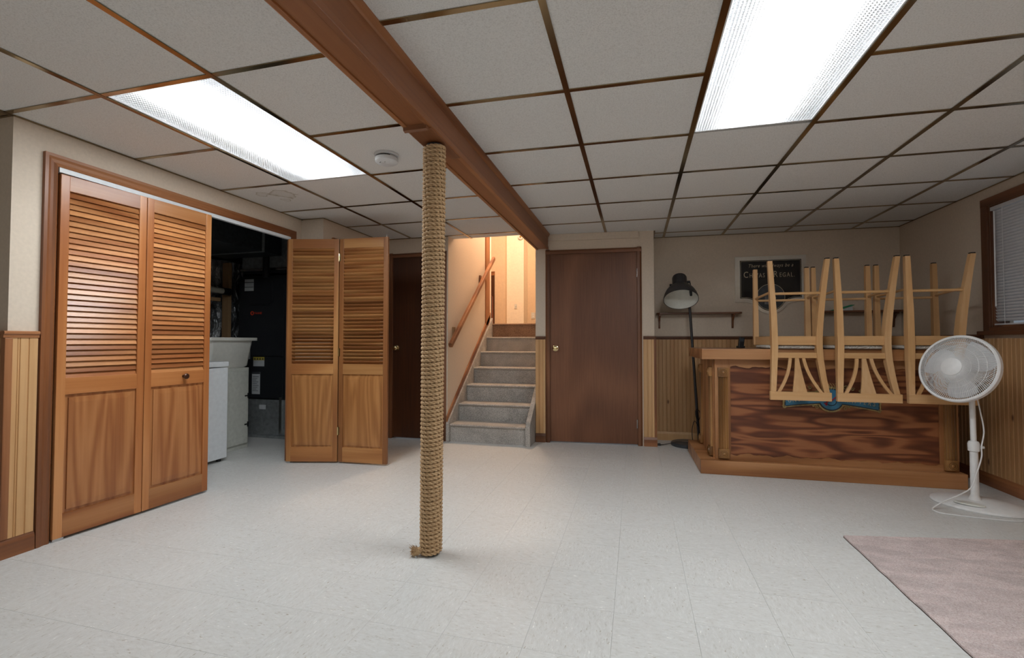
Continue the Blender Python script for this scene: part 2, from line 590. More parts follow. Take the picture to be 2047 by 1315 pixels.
floor = struct('floor', MB().box(-5.1, 2.75, -2.3, 5.65, -0.12, -0.004), M['joint'])
TS = 0.3048
tb = MB()
h = TS / 2 - 0.0002
tb.add([(-h, -h, -0.004), (h, -h, -0.004), (h, h, -0.004), (-h, h, -0.004), (-h, -h, -0.0008), (h, -h, -0.0008), (h, h, -0.0008), (-h, h, -0.0008),
        (-h + .0005, -h + .0005, 0), (h - .0005, -h + .0005, 0), (h - .0005, h - .0005, 0), (-h + .0005, h - .0005, 0)],
       [(0, 1, 5, 4), (1, 2, 6, 5), (2, 3, 7, 6), (3, 0, 4, 7), (4, 5, 9, 8), (5, 6, 10, 9), (6, 7, 11, 10), (7, 4, 8, 11), (8, 9, 10, 11)])
tile_me = tb.mesh('tile', M['tile'])
cand = []
for i in range(-17, 9):
    for j in range(-13, 14):
        cx = -0.0915 + (i + 0.5) * TS
        cy = 1.6317 + (j + 0.5) * TS
        if cx < -5.0 or cx > 2.72 or cy < -2.2 or cy > 5.6:
            continue
        pr = [proj((cx + a * TS / 2, cy + b * TS / 2, 0)) for a in (-1, 1) for b in (-1, 1)]
        vis = all(q is not None for q in pr) and any(-40 < q[0] < 2090 and -40 < q[1] < 1360 for q in pr)
        if cx < -3.3 and cy < 1.6:
            vis = vis and cx > -3.6
        if cx < -3.1 and cy < 2.2 and cy > 1.6:
            vis = False
        area = 0
        if vis:
            area = (max(q[0] for q in pr) - min(q[0] for q in pr)) * (max(q[1] for q in pr) - min(q[1] for q in pr))
        cand.append((area, cx, cy, (i + j) % 2))
cand.sort(reverse=True)
rest = MB()
for k, (area, cx, cy, odd) in enumerate(cand):
    if k < 290 and area > 0:
        o = put('tile', tile_me, floor, (cx, cy, 0), (0, 0, PI / 2 * odd + (PI if random.random() < .5 else 0)))
    else:
        rest.add([(v[0] + cx, v[1] + cy, v[2]) for v in tb.v], tb.f)
tag(rest.build('tile_field', M['tile'], floor), kind='stuff')

# ------------------------------------------------------------------ ceiling
deck = MB()
deck.box(-5.1, -1.98, -2.3, 5.0, 2.30, 2.36)
deck.box(-1.98, -1.0, -2.3, 4.88, 2.30, 2.36)
deck.box(-1.0, 2.75, -2.3, 5.65, 2.30, 2.36)
ceiling = struct('ceiling', deck, M['deck'])
SK = 0.03


def sk(x):
    return SK * (x - 0.306)


def quad_slab(p, z0, z1):
    mb = MB()
    cx = sum(q[0] for q in p) / 4
    cy = sum(q[1] for q in p) / 4
    l = [(a - cx, b - cy) for a, b in p]
    mb.prism(l, z0, z1, 'xy')
    return mb, (cx, cy, 0)


R_X = [-0.90, -0.298, 0.306, 0.911, 1.53, 2.147, 2.57]
R_Y = [2.735 + 0.6085 * k for k in range(-8, 5)]
L_X = [-5.0, -4.35, -3.705, -3.06, -2.415, -1.768, -1.03]
L_Y = [1.59 + 0.627 * k for k in range(-6, 6)]
G = 0.012


def bar_mesh(p0, p1, name='grid_bar', wd=0.024, drop=0.0):
    p0, p1 = Vector((*p0, 0)), Vector((*p1, 0))
    d = (p1 - p0)
    L = d.length
    mb = MB()
    mb.box(0, L, -wd / 2, wd / 2, CEIL - 0.004 - drop, CEIL - 0.0005 - drop)
    mb.box(0, L, -0.002, 0.002, CEIL - 0.001, CEIL + 0.035)
    o = mb.build(name, M['grid'], ceiling, (p0.x, p0.y, 0), (0, 0, math.atan2(d.y, d.x)))
    return o


# right bay
RL = [(0.306, 0.911, 1.518, 2.735)]
YB = 5.43


def back_y(x):
    return 5.04 + 0.075 * x if x < 0.19 else 5.41 + 0.0373 * (x - 0.19)


for a in range(len(R_X) - 1):
    x0, x1 = R_X[a], R_X[a + 1]
    ys = R_Y + [99]
    for b in range(len(ys) - 1):
        y0, y1 = ys[b], ys[b + 1]
        q = [(x0, y0 + sk(x0)), (x1, y0 + sk(x1)), (x1, y1 + sk(x1)), (x0, y1 + sk(x0))]
        lim0 = back_y(x0 + .01) + 0.02
        lim1 = back_y(x1 - .01) + 0.02
        lim0 = lim1 = max(lim0, lim1)
        if q[0][1] > lim0:
            continue
        q[3] = (q[3][0], min(q[3][1], lim0))
        q[2] = (q[2][0], min(q[2][1], lim1))
        if a == 2 and 1.45 < (y0 + min(y1, 6)) / 2 < 2.75:
            continue           # the light sits here
        mb, loc = quad_slab(q, CEIL + 0.0005, CEIL + 0.016)
        mb.build('ceiling_tile', M['ctile'], ceiling, loc)
        if y1 < 50:
            bar_mesh((x0 + G, y1 + sk(x0)), (x1 - G, y1 + sk(x1))) if y1 + sk(x1) < min(lim0, lim1) else None
    if a > 0:
        bar_mesh((x0, -2.2), (x0, back_y(x0)), wd=0.026, drop=0.001)
# left bay
for a in range(len(L_X) - 1):
    x0, x1 = L_X[a], L_X[a + 1]
    for b in range(len(L_Y)):
        y0 = L_Y[b]
        y1 = L_Y[b + 1] if b + 1 < len(L_Y) else 5.2
        lim = 4.90 if x0 > -2.5 else 4.85
        if x1 <= -3.05:
            lim = 1.64
        if y0 > lim - .02:
            continue
        y1c = min(y1, lim)
        if a == 4 and 1.5 < (y0 + y1) / 2 < 2.84:
            continue
        stain = (a == 3 and abs(y0 - 2.844) < .05)
        mb, loc = quad_slab([(x0, y0), (x1, y0), (x1, y1c), (x0, y1c)], CEIL + 0.0005, CEIL + 0.016)
        mb.build('ceiling_tile', M['ctile_s'] if stain else M['ctile'], ceiling, loc)
        if y1 <= lim + 0.01:
            bar_mesh((x0 + G, y1), (x1 - G, y1))
    if a > 0:
        bar_mesh((x0, -2.2), (x0, 1.62 if x0 < -3.0 else 4.9), wd=0.026, drop=0.001)

for p0_, p1_ in (((2.562, -2.2), (2.562, 5.49)), ((-3.052, 1.62), (-3.052, 3.744)), ((-3.052, 3.736), (-2.812, 3.736)), ((-2.812, 3.744), (-2.812, 4.74)), ((-2.82, 4.732), (-1.98, 4.732)),
               ((0.19, 5.402), (2.57, 5.491)), ((0.198, 5.05), (0.198, 5.41)), ((-5.0, 1.612), (-3.06, 1.612))):
    bar_mesh(p0_, p1_, 'wall_angle', wd=0.014, drop=0.0015)

# ------------------------------------------------------------------ troffer lights
def troffer(loc, wx, ly, label):
    t = thing('ceiling_light', label, 'ceiling light', loc)
    hx, hy = wx / 2 - 0.014, ly / 2 - 0.014
    hb = MB()
    hb.box(-hx, hx, -hy, hy, 0.10, 0.108)
    hb.box(-hx, -hx + .006, -hy, hy, 0.0, 0.10)
    hb.box(hx - .006, hx, -hy, hy, 0.0, 0.10)
    hb.box(-hx, hx, -hy, -hy + .006, 0.0, 0.10)
    hb.box(-hx, hx, hy - .006, hy, 0.0, 0.10)
    hb.build('housing', M['housing'], t)
    # prismatic lens: a field of small pyramids
    nx, ny = 44, int(44 * ly / wx)
    vs, fs = [], []
    for j in range(ny + 1):
        for i in range(nx + 1):
            vs.append((-hx + .007 + (2 * hx - .014) * i / nx, -hy + .007 + (2 * hy - .014) * j / ny, 0.003))
    W_ = nx + 1
    for j in range(ny):
        for i in range(nx):
            c = len(vs)
            a0, a1, a2, a3 = j * W_ + i, j * W_ + i + 1, (j + 1) * W_ + i + 1, (j + 1) * W_ + i
            vs.append(((vs[a0][0] + vs[a1][0]) / 2, (vs[a0][1] + vs[a3][1]) / 2, -0.0015))
            fs += [(a0, c, a1), (a1, c, a2), (a2, c, a3), (a3, c, a0)]
    MB().add(vs, fs).build('lens', M['lens'], t)
    for sx in (-0.095, 0.095):
        tb_ = MB()
        tb_.cyl((sx, -hy + .04, 0.052), 0.016, 2 * hy - .08, 12, 'y')
        tb_.build('fluorescent_tube', M['tube'], t)
    l = bpy.data.lights.new('troffer_light', 'AREA')
    l.shape = 'RECTANGLE'
    l.size, l.size_y = 2 * hx * 0.8, 2 * hy * 0.92
    l.energy = LAMP_W
    l.color = (0.92, 0.975, 1.0)
    lo = bpy.data.objects.new('lamp_glow', l)
    COL.objects.link(lo)
    lo.parent = t
    lo.location = (0, 0, -0.006)
    return t


troffer((0.6085, 2.1265, CEIL), 0.605, 1.215, 'fluorescent ceiling panel over the open floor toward the bar side')
troffer((-2.0915, 2.2175, CEIL), 0.647, 1.254, 'fluorescent ceiling panel beside the louvered closet doors')
troffer((0.6085, -0.93, CEIL), 0.605, 1.215, 'added fluorescent fill panel out of view at the near end of the room')  # added fill light, unseen behind the camera

# ------------------------------------------------------------------ walls
WT = 0.1
wl = MB()
wl.box(-3.16, -3.06, 1.62, 1.80, 0, 2.30)
wl.box(-3.16, -3.06, 1.80, 3.60, 2.045, 2.30)
wl.box(-3.085, -3.06, 3.60, 3.744, 0, 2.30)
wall_left = struct('wall_left', wl, M['wall'])
wn = struct('wall_near_left', MB().box(-5.0, -3.16, 1.62, 1.72, 0, 2.30), M['wall'])
struct('wall_far_left', MB().box(-5.1, -5.0, -2.3, 4.95, 0, 2.30), M['wall'])
struct('wall_back', MB().box(-5.1, 2.75, -2.3, -2.2, 0, 2.30), M['wall'])
wb = MB()
wb.box(-3.085, -2.82, 3.744, 3.80, 0, 2.30)
wb.box(-2.88, -2.82, 3.80, 4.80, 0, 2.30)
wall_bump = struct('wall_bump', wb, M['wall'])
wh = MB()
wh.box(-2.82, -2.66, 4.74, 4.84, 0, 2.30)
wh.box(-2.66, -2.03, 4.74, 4.84, 2.035, 2.30)
wh.box(-2.03, -1.98, 4.74, 4.84, 0, 2.30)
wall_hall = struct('wall_hall', wh, M['wall'])
struct('wall_stair_left', MB().box(-2.08, -1.98, 4.84, 6.16, 0, 3.80), M['wall'])
struct('wall_stair_right', MB().box(-1.05, -0.98, 5.03, 9.2, 0, 3.80), M['wall'])
# door wall: local frame, x along the wall
AD = math.atan(0.075)
wd = MB()
wd.box(-1.052, -0.905, 0, 0.09, 0, 2.30)
wd.box(-0.905, 0.03, 0, 0.09, 2.03, 2.30)
wd.box(0.03, 0.19, 0, 0.09, 0, 2.30)
wall_door = struct('wall_door', wd, M['wall'], (0, 5.04, 0), (0, 0, AD))
struct('wall_return', MB().box(0.10, 0.19, 5.13, 5.45, 0, 2.30), M['wall'])
AB = math.atan(0.0373)
wall_bar = struct('wall_bar', MB().box(0, 2.42, 0, 0.1, 0, 2.30), M['wall'], (0.19, 5.41, 0), (0, 0, AB))
wr = MB()
WY0, WY1, WZ0, WZ1 = 3.10, 4.27, 1.19, 2.095
wr.box(2.57, 2.70, -2.3, WY0, 0, 2.30)
wr.box(2.57, 2.70, WY1, 5.62, 0, 2.30)
wr.box(2.57, 2.70, WY0, WY1, 0, WZ0)
wr.box(2.57, 2.70, WY0, WY1, WZ1, 2.30)
wall_right = struct('wall_right', wr, M['wall'])

# soffit jog over the door wall
struct('trim_soffit', MB().box(-0.90, 0.03, -0.035, -0.001, 2.165, 2.235), M['wall'], (0, 5.04, 0), (0, 0, AD))

# ---- beadboard planks
PW = 0.082


def plank_mesh(wid, h0, h1, mat):
    t, g = 0.012, 0.0045
    m2 = wid / 2
    pts = [(0, 0), (0, -t + g), (g * .7, -t)]
    if wid > 0.06:
        pts += [(m2 - .007, -t), (m2 - .0045, -t + g), (m2 - .002, -t + .001), (m2 + .002, -t + .001), (m2 + .0045, -t + g), (m2 + .007, -t)]
    pts += [(wid - g * .7, -t), (wid, -t + g), (wid, 0)]
    mb = MB()
    mb.prism(pts, h0, h1, 'xy')
    return mb.mesh('plank', mat)


def planks(parent, p0, p1, h0, h1, mat, wid=PW):
    """boards from p0 to p1 (xy, in parent's frame); faces lie to the right of the walking direction"""
    p0, p1 = Vector((*p0, 0)), Vector((*p1, 0))
    d = p1 - p0
    L = d.length
    n = max(1, int(L / wid + 0.15))
    me = plank_mesh(wid, h0, h1, mat)
    ang = math.atan2(d.y, d.x)
    d.normalize()
    s = 0
    for k in range(n):
        put('plank', me, parent, p0 + d * s, (0, 0, ang))
        s += wid
    if L - s > 0.008:
        put('plank', plank_mesh(L - s, h0, h1, mat), parent, p0 + d * s, (0, 0, ang))


RAIL = 1.105
BZ = 0.095
# facing +x: walk along +y so that right side is +x
planks(wall_left, (-3.06, 1.62), (-3.06, 1.742), BZ, RAIL, M['bead'], 0.041 * 2)
planks(wn, (-5.0, 1.62), (-3.062, 1.62), BZ, RAIL, M['bead_k'])
planks(wall_door, (-1.052, 0), (-0.945, 0), BZ, RAIL, M['bead'])
planks(wall_door, (0.077, 0), (0.19, 0), BZ, RAIL, M['bead'])
planks(wall_bar, (0.013, 0), (2.39, 0), BZ, RAIL, M['bead_k'])
planks(wall_right, (2.57, 5.47), (2.57, 1.2), BZ, RAIL + 0.0, M['bead_k'])


def rail(name, p0, p1, off, z0, z1, th, mat, loc=(0, 0, 0), rot=(0, 0, 0), prof=None):
    """a straight moulding on a wall; p0->p1 with the face on the right"""
    p0, p1 = Vector((*p0, 0)), Vector((*p1, 0))
    d = p1 - p0
    L = d.length
    ang = math.atan2(d.y, d.x)
    mb = MB()
    hgt = z1 - z0
    if prof is None:
        prof = [(0, 0), (-th, 0), (-th, hgt * .72), (-th * .75, hgt * .88), (-th * .45, hgt), (0, hgt)]
    mb.prism([(a, z0 + b) for a, b in prof], 0, L, 'yz')
    Mx = Matrix.Translation(p0) @ Matrix.Rotation(ang, 4, 'Z')
    mb.v = [tuple(Mx @ Vector(v)) for v in mb.v]
    return tag(mb.build(name, mat, None, loc, rot), kind='structure')


capprof = [(0, 0), (-.016, 0), (-.017, .012), (-.024, .02), (-.024, .03), (-.018, .034), (0, .034)]
# chair rails
rail('trim_1', (-3.06, 1.62 - .024), (-3.06, 1.742), 0, RAIL - .002, 0, 0, M['trim_y'], prof=capprof)
rail('trim_2', (-5.0, 1.62), (-3.062, 1.62), 0, RAIL - .002, 0, 0, M['trim_x'], prof=capprof)
rail('trim_3', (-1.052, 0), (-0.945, 0), 0, RAIL - .002, 0, 0, M['dark_x'], (0, 5.04, 0), (0, 0, AD), capprof)
rail('trim_4', (0.077, 0), (0.205, 0), 0, RAIL - .002, 0, 0, M['dark_x'], (0, 5.04, 0), (0, 0, AD), capprof)
rail('trim_5', (0.0, 0), (2.38, 0), 0, RAIL - .002, 0, 0, M['dark_x'], (0.19, 5.41, 0), (0, 0, AB), capprof)
rail('trim_6', (2.57, 5.49), (2.57, 4.36), 0, RAIL - .002, 0, 0, M['dark_y'], prof=capprof)
rail('trim_7', (2.57, 2.98), (2.57, -2.2), 0, RAIL - .002, 0, 0, M['dark_y'], prof=capprof)
# corner beads
struct('trim_8', MB().box(-3.076, -3.044, 1.603, 1.635, BZ, RAIL - .003, .004), M['trim_z'])
struct('trim_9', MB().box(0.183, 0.207, -0.017, 0.008, BZ, RAIL - .003, .004), M['trim_z'], (0, 5.04, 0), (0, 0, AD))
# baseboards
rail('baseboard_left', (-3.06, 1.62 - .02), (-3.06, 1.742), 0, 0, BZ, .02, M['trim_y'])
rail('baseboard_near_left', (-5.0, 1.62), (-3.062, 1.62), 0, 0, BZ, .02, M['trim_x'])
rail('baseboard_door', (-1.052, 0), (-0.945, 0), 0, 0, BZ, .02, M['dark_x'], (0, 5.04, 0), (0, 0, AD))
rail('baseboard_door_right', (0.077, 0), (0.21, 0), 0, 0, BZ, .02, M['trim_x'], (0, 5.04, 0), (0, 0, AD))
rail('baseboard_bar', (0.013, 0), (2.38, 0), 0, 0, BZ, .016, M['bead'], (0.19, 5.41, 0), (0, 0, AB))
rail('baseboard_right', (2.57, 5.49), (2.57, -2.2), 0, 0, BZ, .02, M['trim_y'])

# ---- closet casing
CW = 0.062


def casing(name, y0, y1, ztop, x, mat_y, mat_z, wdt=CW, th=0.02):
    """casing on a wall facing +x around an opening y0..y1"""
    prof = [(0, 0), (th * .6, 0), (th * .8, wdt * .15), (th * .55, wdt * .3), (th * .7, wdt * .55), (th, wdt * .75), (th, wdt), (0, wdt)]
    t = put(name, None)
    tag(t, kind='structure')
    for side in (0, 1):
        mb = MB()
        n = len(prof)
        vs = []
        for zz in (0, 1):
            for a, b in prof:
                y = (y0 - b) if side == 0 else (y1 + b)
                vs.append((x + a, y, 0 if zz == 0 else ztop + b))
        fs = [tuple(range(n)), tuple(range(n, 2 * n))] + [(i, (i + 1) % n, n + (i + 1) % n, n + i) for i in range(n)]
        mb.add(vs, fs)
        mb.build('jamb_casing', mat_z, t)
    mb = MB()
    vs = []
    for zz in (0, 1):
        for a, b in prof:
            vs.append((x + a, y0 - b if zz == 0 else y1 + b, ztop + b))
    mb.add(vs, fs)
    mb.build('head_casing', mat_y, t)
    return t


cc = casing('trim_closet', 1.808, 3.592, 2.04, -3.06, M['trim_y'], M['trim_z'])
jm = MB()
jm.box(-3.16, -3.061, 1.80, 1.812, 0, 2.045)
jm.build('jamb_lining', M['trim_z'], cc)
jm = MB()
jm.box(-3.085, -3.061, 3.588, 3.60, 0, 2.045)
jm.build('jamb_lining', M['trim_z'], cc)
tr = MB()
tr.box(-3.075, -3.045, 1.813, 3.587, 2.012, 2.038)
tr.box(-3.16, -3.062, 1.812, 3.588, 2.039, 2.045)
tr.build('door_track', M['white_enamel'], cc)
# a second casing on the bump wall, mostly behind the opened bifold
c2 = casing('trim_bump', 3.93, 4.66, 2.02, -2.82, M['trim_y'], M['trim_z'], 0.06)
MB().box(-2.818, -2.812, 3.932, 4.658, 0.01, 2.02).build('door_slab', M['lauan_d'], c2)

# ------------------------------------------------------------------ louvered bifold doors
def slat_mesh(L, mat, loose=False):
    mb = MB()
    if loose:
        mb.prism([(-0.0150, -0.0115), (-0.0105, -0.0150), (0.0150, 0.0115), (0.0105, 0.0150)], -L / 2, L / 2, 'yz')
        return mb.mesh('slat', mat)
    mb.prism([(-0.0095, -0.0180), (-0.0055, -0.0192), (0.0095, 0.0172), (0.0055, 0.0192)], -L / 2, L / 2, 'yz')
    return mb.mesh('slat', mat)


def leaf(parent, p0, p1, fam, front, knob=None, nsl=33, loose=False):
    p0, p1 = Vector((*p0, 0)), Vector((*p1, 0))
    d = p1 - p0
    W_ = d.length
    ang = math.atan2(d.y, d.x)
    z0, z1 = 0.014, 2.004
    sw, th = 0.042, 0.028
    mb = MB()
    mb.box(0, sw, -th / 2, th / 2, z0, z1, .003)
    mb.box(W_ - sw, W_, -th / 2, th / 2, z0, z1, .003)
    lf = mb.build('leaf', M[fam + '_z'], parent, p0, (0, 0, ang))
    for a, b in ((z0, 0.141), (0.79, 0.882), (1.918, z1)):
        MB().box(sw - .002, W_ - sw + .002, -th / 2 + .001, th / 2 - .001, a, b, .002).build('rail', M[fam + '_x'], lf)
    # raised panel
    pm = MB()
    x0, x1, a, b = sw - .002, W_ - sw + .002, 0.139, 0.792
    pm.box(x0, x1, -.003, .003, a, b)
    for s in (-1, 1):
        e, r = 0.020, 0.05
        o = [(x0 + e, a + e), (x1 - e, a + e), (x1 - e, b - e), (x0 + e, b - e)]
        i = [(x0 + r, a + r), (x1 - r, a + r), (x1 - r, b - r), (x0 + r, b - r)]
        vs = [(u, s * .003, v) for u, v in o] + [(u, s * .0095, v) for u, v in o] + [(u, s * .0125, v) for u, v in i]
        fs = [(k, (k + 1) % 4, 4 + (k + 1) % 4, 4 + k) for k in range(4)] + [(4 + k, 4 + (k + 1) % 4, 8 + (k + 1) % 4, 8 + k) for k in range(4)] + [(8, 9, 10, 11)]
        pm.add(vs, fs)
    pm.build('panel', M['panel' if fam == 'louver' else 'panel2'], lf)
    sm = slat_mesh(W_ - 2 * sw + .004, M[fam + '_x'], loose)
    pitch = (1.918 - 0.882) / nsl
    for k in range(nsl):
        tilt = 0.0 if not loose else random.uniform(-.10, .05)
        put('slat', sm, lf, (W_ / 2, 0, 0.882 + (k + 0.5) * pitch), (tilt if front > 0 else tilt, 0, 0 if front > 0 else PI))
    if knob:
        kb = MB()
        Mx = Matrix.Translation((knob[0], -th / 2, knob[1])) @ Matrix.Rotation(PI / 2, 4, 'X')
        kb.lathe([(0, 0), (.011, 0), (.009, .012), (.012, .018), (.0185, .024), (.019, .03), (.014, .035), (0, .036)], 20, Mx)
        kb.build('knob', M['bronze'], lf)
    return lf, W_


d1 = put('door_1', None)
tag(d1, kind='structure')
lf, _ = leaf(d1, (-3.052, 1.818), (-3.022, 2.262), 'louver', 1)
lf2, W2 = leaf(d1, (-3.021, 2.265), (-3.0, 2.71), 'louver', 1, knob=(0.255, 0.845))
pv = MB()
pv.cyl((0.02, 0, 2.0), 0.004, 0.03, 8)
pv.box(0.0, 0.05, -.012, .012, 0.001, 0.014)
pv.build('pivot', M['chrome'], lf)
d2 = put('door_2', None)
tag(d2, kind='structure')
la, WA = leaf(d2, (-3.02, 3.535), (-2.577, 3.648), 'louver2', -1, loose=True)
lb, WB = leaf(d2, (-2.567, 3.652), (-2.098, 3.676), 'louver2', -1, loose=True)
for zz in (1.80, 0.95, 0.25):
    hm = MB()
    hm.cyl((-0.004, -.016, zz), 0.0045, 0.07, 8)
    hm.box(-.018, .012, -.0155, -.0145, zz, zz + .07)
    hm.build('hinge', M['brass'], lb)
pv = MB()
pv.cyl((WB - .02, 0, 2.0), 0.004, 0.025, 8)
pv.build('pivot', M['chrome'], lb)
pv = MB()
pv.box(0.01, 0.04, -.012, .012, 0.001, 0.016)
pv.cyl((0.025, 0, .001), .006, .02, 8)
pv.build('pivot', M['chrome'], la)

# ------------------------------------------------------------------ flush doors
def flush_door(name, root_loc, root_rot, x0, x1, ztop, mat, knob_x, hinges, cas_mat, cw=0.045):
    t = put(name, None, None, root_loc, root_rot)
    tag(t, kind='structure')
    MB().box(x0 + .004, x1 - .004, 0.008, 0.04, 0.012, ztop - .004, .002).build('door_slab', mat, t)
    prof = [(-.018, 0), (-.018, .6), (-.012, .8), (-.008, 1), (0, 1), (0, 0)]
    for s, xe in ((-1, x0), (1, x1)):
        mb = MB()
        mb.prism([(xe - s * .006 + s * b * cw, a) for a, b in prof], 0, ztop + cw * .98, 'xy')
        mb.build('jamb_casing', M[cas_mat + '_z'], t)
        MB().box(xe - (.006 if s > 0 else 0), xe + (.006 if s < 0 else 0), 0.0005, .09, 0, ztop).build('jamb_lining', M[cas_mat + '_z'], t)
    mb = MB()
    mb.prism([(a, ztop - .006 + b * cw) for a, b in prof], x0 - cw + .006, x1 + cw - .006, 'yz')
    mb.v = [(v[0], v[1] - .0015, v[2]) for v in mb.v]
    mb.build('head_casing', M[cas_mat + '_x'], t)
    kb = MB()
    Mx = Matrix.Translation((knob_x, 0.008, 1.008)) @ Matrix.Rotation(PI / 2, 4, 'X')
    kb.lathe([(0, 0), (.032, 0), (.031, .005), (.014, .010), (.012, .03), (.022, .036), (.028, .048), (.027, .058), (.018, .065), (0, .067)], 24, Mx)
    kb.build('knob', M['brass'], t)
    for hx, hz in hinges:
        hm = MB()
        hm.cyl((hx, 0.0, hz - .045), .0065, .09, 10)
        hm.build('hinge', M['chrome'], t)
    return t


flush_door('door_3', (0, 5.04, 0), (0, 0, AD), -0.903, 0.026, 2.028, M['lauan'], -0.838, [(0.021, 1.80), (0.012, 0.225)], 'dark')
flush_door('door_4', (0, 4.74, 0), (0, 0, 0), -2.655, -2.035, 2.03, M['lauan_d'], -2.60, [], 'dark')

# ------------------------------------------------------------------ beam and post
bx0, bx1, bz = -1.03, -0.905, 2.08
bm_ = MB()
bm_.box(bx0, bx1, -2.2, 4.93, bz, 2.30)
beam = tag(bm_.build('ceiling_beam', M['beam']), 'boxed brown wooden beam running across the ceiling', None, None, 'structure')
mo = MB()
mo.prism([(bx1, CEIL - .03), (bx1 + .008, CEIL - .026), (bx1 + .02, CEIL - .008), (bx1 + .022, CEIL), (bx1, CEIL)], -2.2, 4.93, 'xz')
mo.build('cove_moulding', M['trim_y'], beam)
mo = MB()
mo.box(bx1 - .02, bx1 + .006, -2.2, 4.932, bz - .008, bz + .022, .004)
mo.build('corner_moulding', M['beam'], beam)
mo = MB()
mo.box(bx0 - .006, bx0 + .016, -2.2, 4.932, bz - .008, bz + .016, .004)
mo.build('corner_moulding', M['beam'], beam)
bl = MB()
bl.box(bx0 + .001, bx1 - .001, 1.96, 2.33, bz - .012, bz, .003)
bl.build('post_plate', M['trim_y'], beam)
bl = MB()
bl.prism([(1.935, bz - .022), (1.952, bz - .026), (1.962, bz - .014), (1.962, bz), (1.93, bz)], bx0 - .004, bx1 - .012, 'yz')
bl.build('plate_moulding', M['dark_x'], beam)

PB, PT = Vector((-1.018, 2.225, 0)), Vector((-0.968, 2.135, bz - .012))
post = thing('support_post', 'round support post wound from floor to beam in thick tan rope', 'post', PB)
axis = PT - PB
pl = MB()
pl.tube([Vector((0, 0, 0)), axis], 0.037, 20)
pl.build('core', M['darksteel'], post)
pitch = 0.0213
rr = 0.0109
R0 = 0.0475
turns = int(axis.z / pitch)
steps = 88
ncs = 7
T_ = np.arange(0, turns * steps + 1)
th = T_ / steps * 2 * PI + 2.6
zc = 0.012 + T_ / steps * pitch * (axis.z - .023) / (turns * pitch)
ca, sa = np.cos(th), np.sin(th)
fr = zc / axis.z
cxs, cys = axis.x * fr, axis.y * fr
kn = np.arange(0, len(T_) + 40, 40)
jit = np.interp(T_, kn, np.random.RandomState(3).uniform(-1, 1, len(kn)))
rs_, ro_ = rr * 0.56, rr * 0.50          # three laid strands
rm = MB()
N_ = len(T_)
idx = np.arange(N_ * ncs).reshape(N_, ncs)
quads = np.stack([idx[:-1].ravel(), np.roll(idx, -1, 1)[:-1].ravel(), np.roll(idx, -1, 1)[1:].ravel(), idx[1:].ravel()], 1)
for strand in range(3):
    ph = -th * 4.7 + strand * 2 * PI / 3
    vs = np.zeros((N_, ncs, 3))
    for k in range(ncs):
        q_ = 2 * PI * k / ncs
        rad = R0 + ro_ * np.cos(ph) + rs_ * np.cos(q_)
        vs[:, k, 0] = cxs + rad * ca
        vs[:, k, 1] = cys + rad * sa
        vs[:, k, 2] = zc + ro_ * np.sin(ph) + rs_ * np.sin(q_) + jit * 0.0008
    b_ = len(rm.v)
    rm.v += [tuple(p) for p in vs.reshape(-1, 3).tolist()]
    rm.f += [tuple(q) for q in (quads + b_).tolist()]
rm.s = [True] * len(rm.f)
rm.build('rope_winding', M['rope'], post, sharp=80)
# frayed tail at the floor
tm = MB()
tm.tube([(-.030, -.038, .04), (-.050, -.046, .026), (-.072, -.052, .016)], [.013, .019, .016], 8)
for k in range(260):
    a = random.uniform(-2.9, -2.2)
    p = Vector((-.05 + random.uniform(-.014, .012), -.045 + random.uniform(-.014, .01), .012 + random.random() * .02))
    q = p + Vector((math.cos(a) * random.uniform(.012, .034), math.sin(a) * random.uniform(.005, .03), random.uniform(-.014, .030)))
    q.z = max(q.z, 0.002)
    tm.tube([p, (p + q) / 2 + Vector((0, 0, .003)), q], [.0016, .0012, .0006], 4)
tag(tm.build('frayed_end', M['rope'], post), 'frayed rope tail at the floor')
tm = MB()
tm.cyl((-.052, -.068, .006), .006, .004, 10, 'y')
tm.cyl((-.076, -.062, .004), .004, .004, 10, 'y')
tm.build('nail_head', M['steel'], post)

# ------------------------------------------------------------------ smoke detector
sd = thing('smoke_detector', 'round white smoke detector on the ceiling beside the rope post', 'smoke detector', (-1.48, 2.56, CEIL))
Mx = Matrix.Rotation(PI, 4, 'X')
s = MB()
s.lathe([(.074, 0), (.074, .012), (.068, .014)], 40, Mx)
s.build('mounting_base', M['detector'], sd)
s = MB()
s.lathe([(.058, .0145), (.058, .024), (.069, .0245), (.070, .030), (.068, .046), (.058, .054), (0, .056)], 40, Mx)
s.build('cover', M['detector'], sd)
s = MB()
for k in range(9):
    a = -PI / 2 - 0.7 + k * 0.175
    s.box(-.009, .009, -.0012, .0012, -.0235, -.016, M=Matrix.Rotation(a + PI / 2, 4, 'Z') @ Matrix.Translation((0, -.0605, 0)))
s.build('vent', M['black'], sd)
for px, py in ((-.028, -.03), (-.021, -.034), (.006, -.03)):
    MB().cyl((px, py, -.0575), .0022, .002, 8).build('indicator', M['black'], sd)

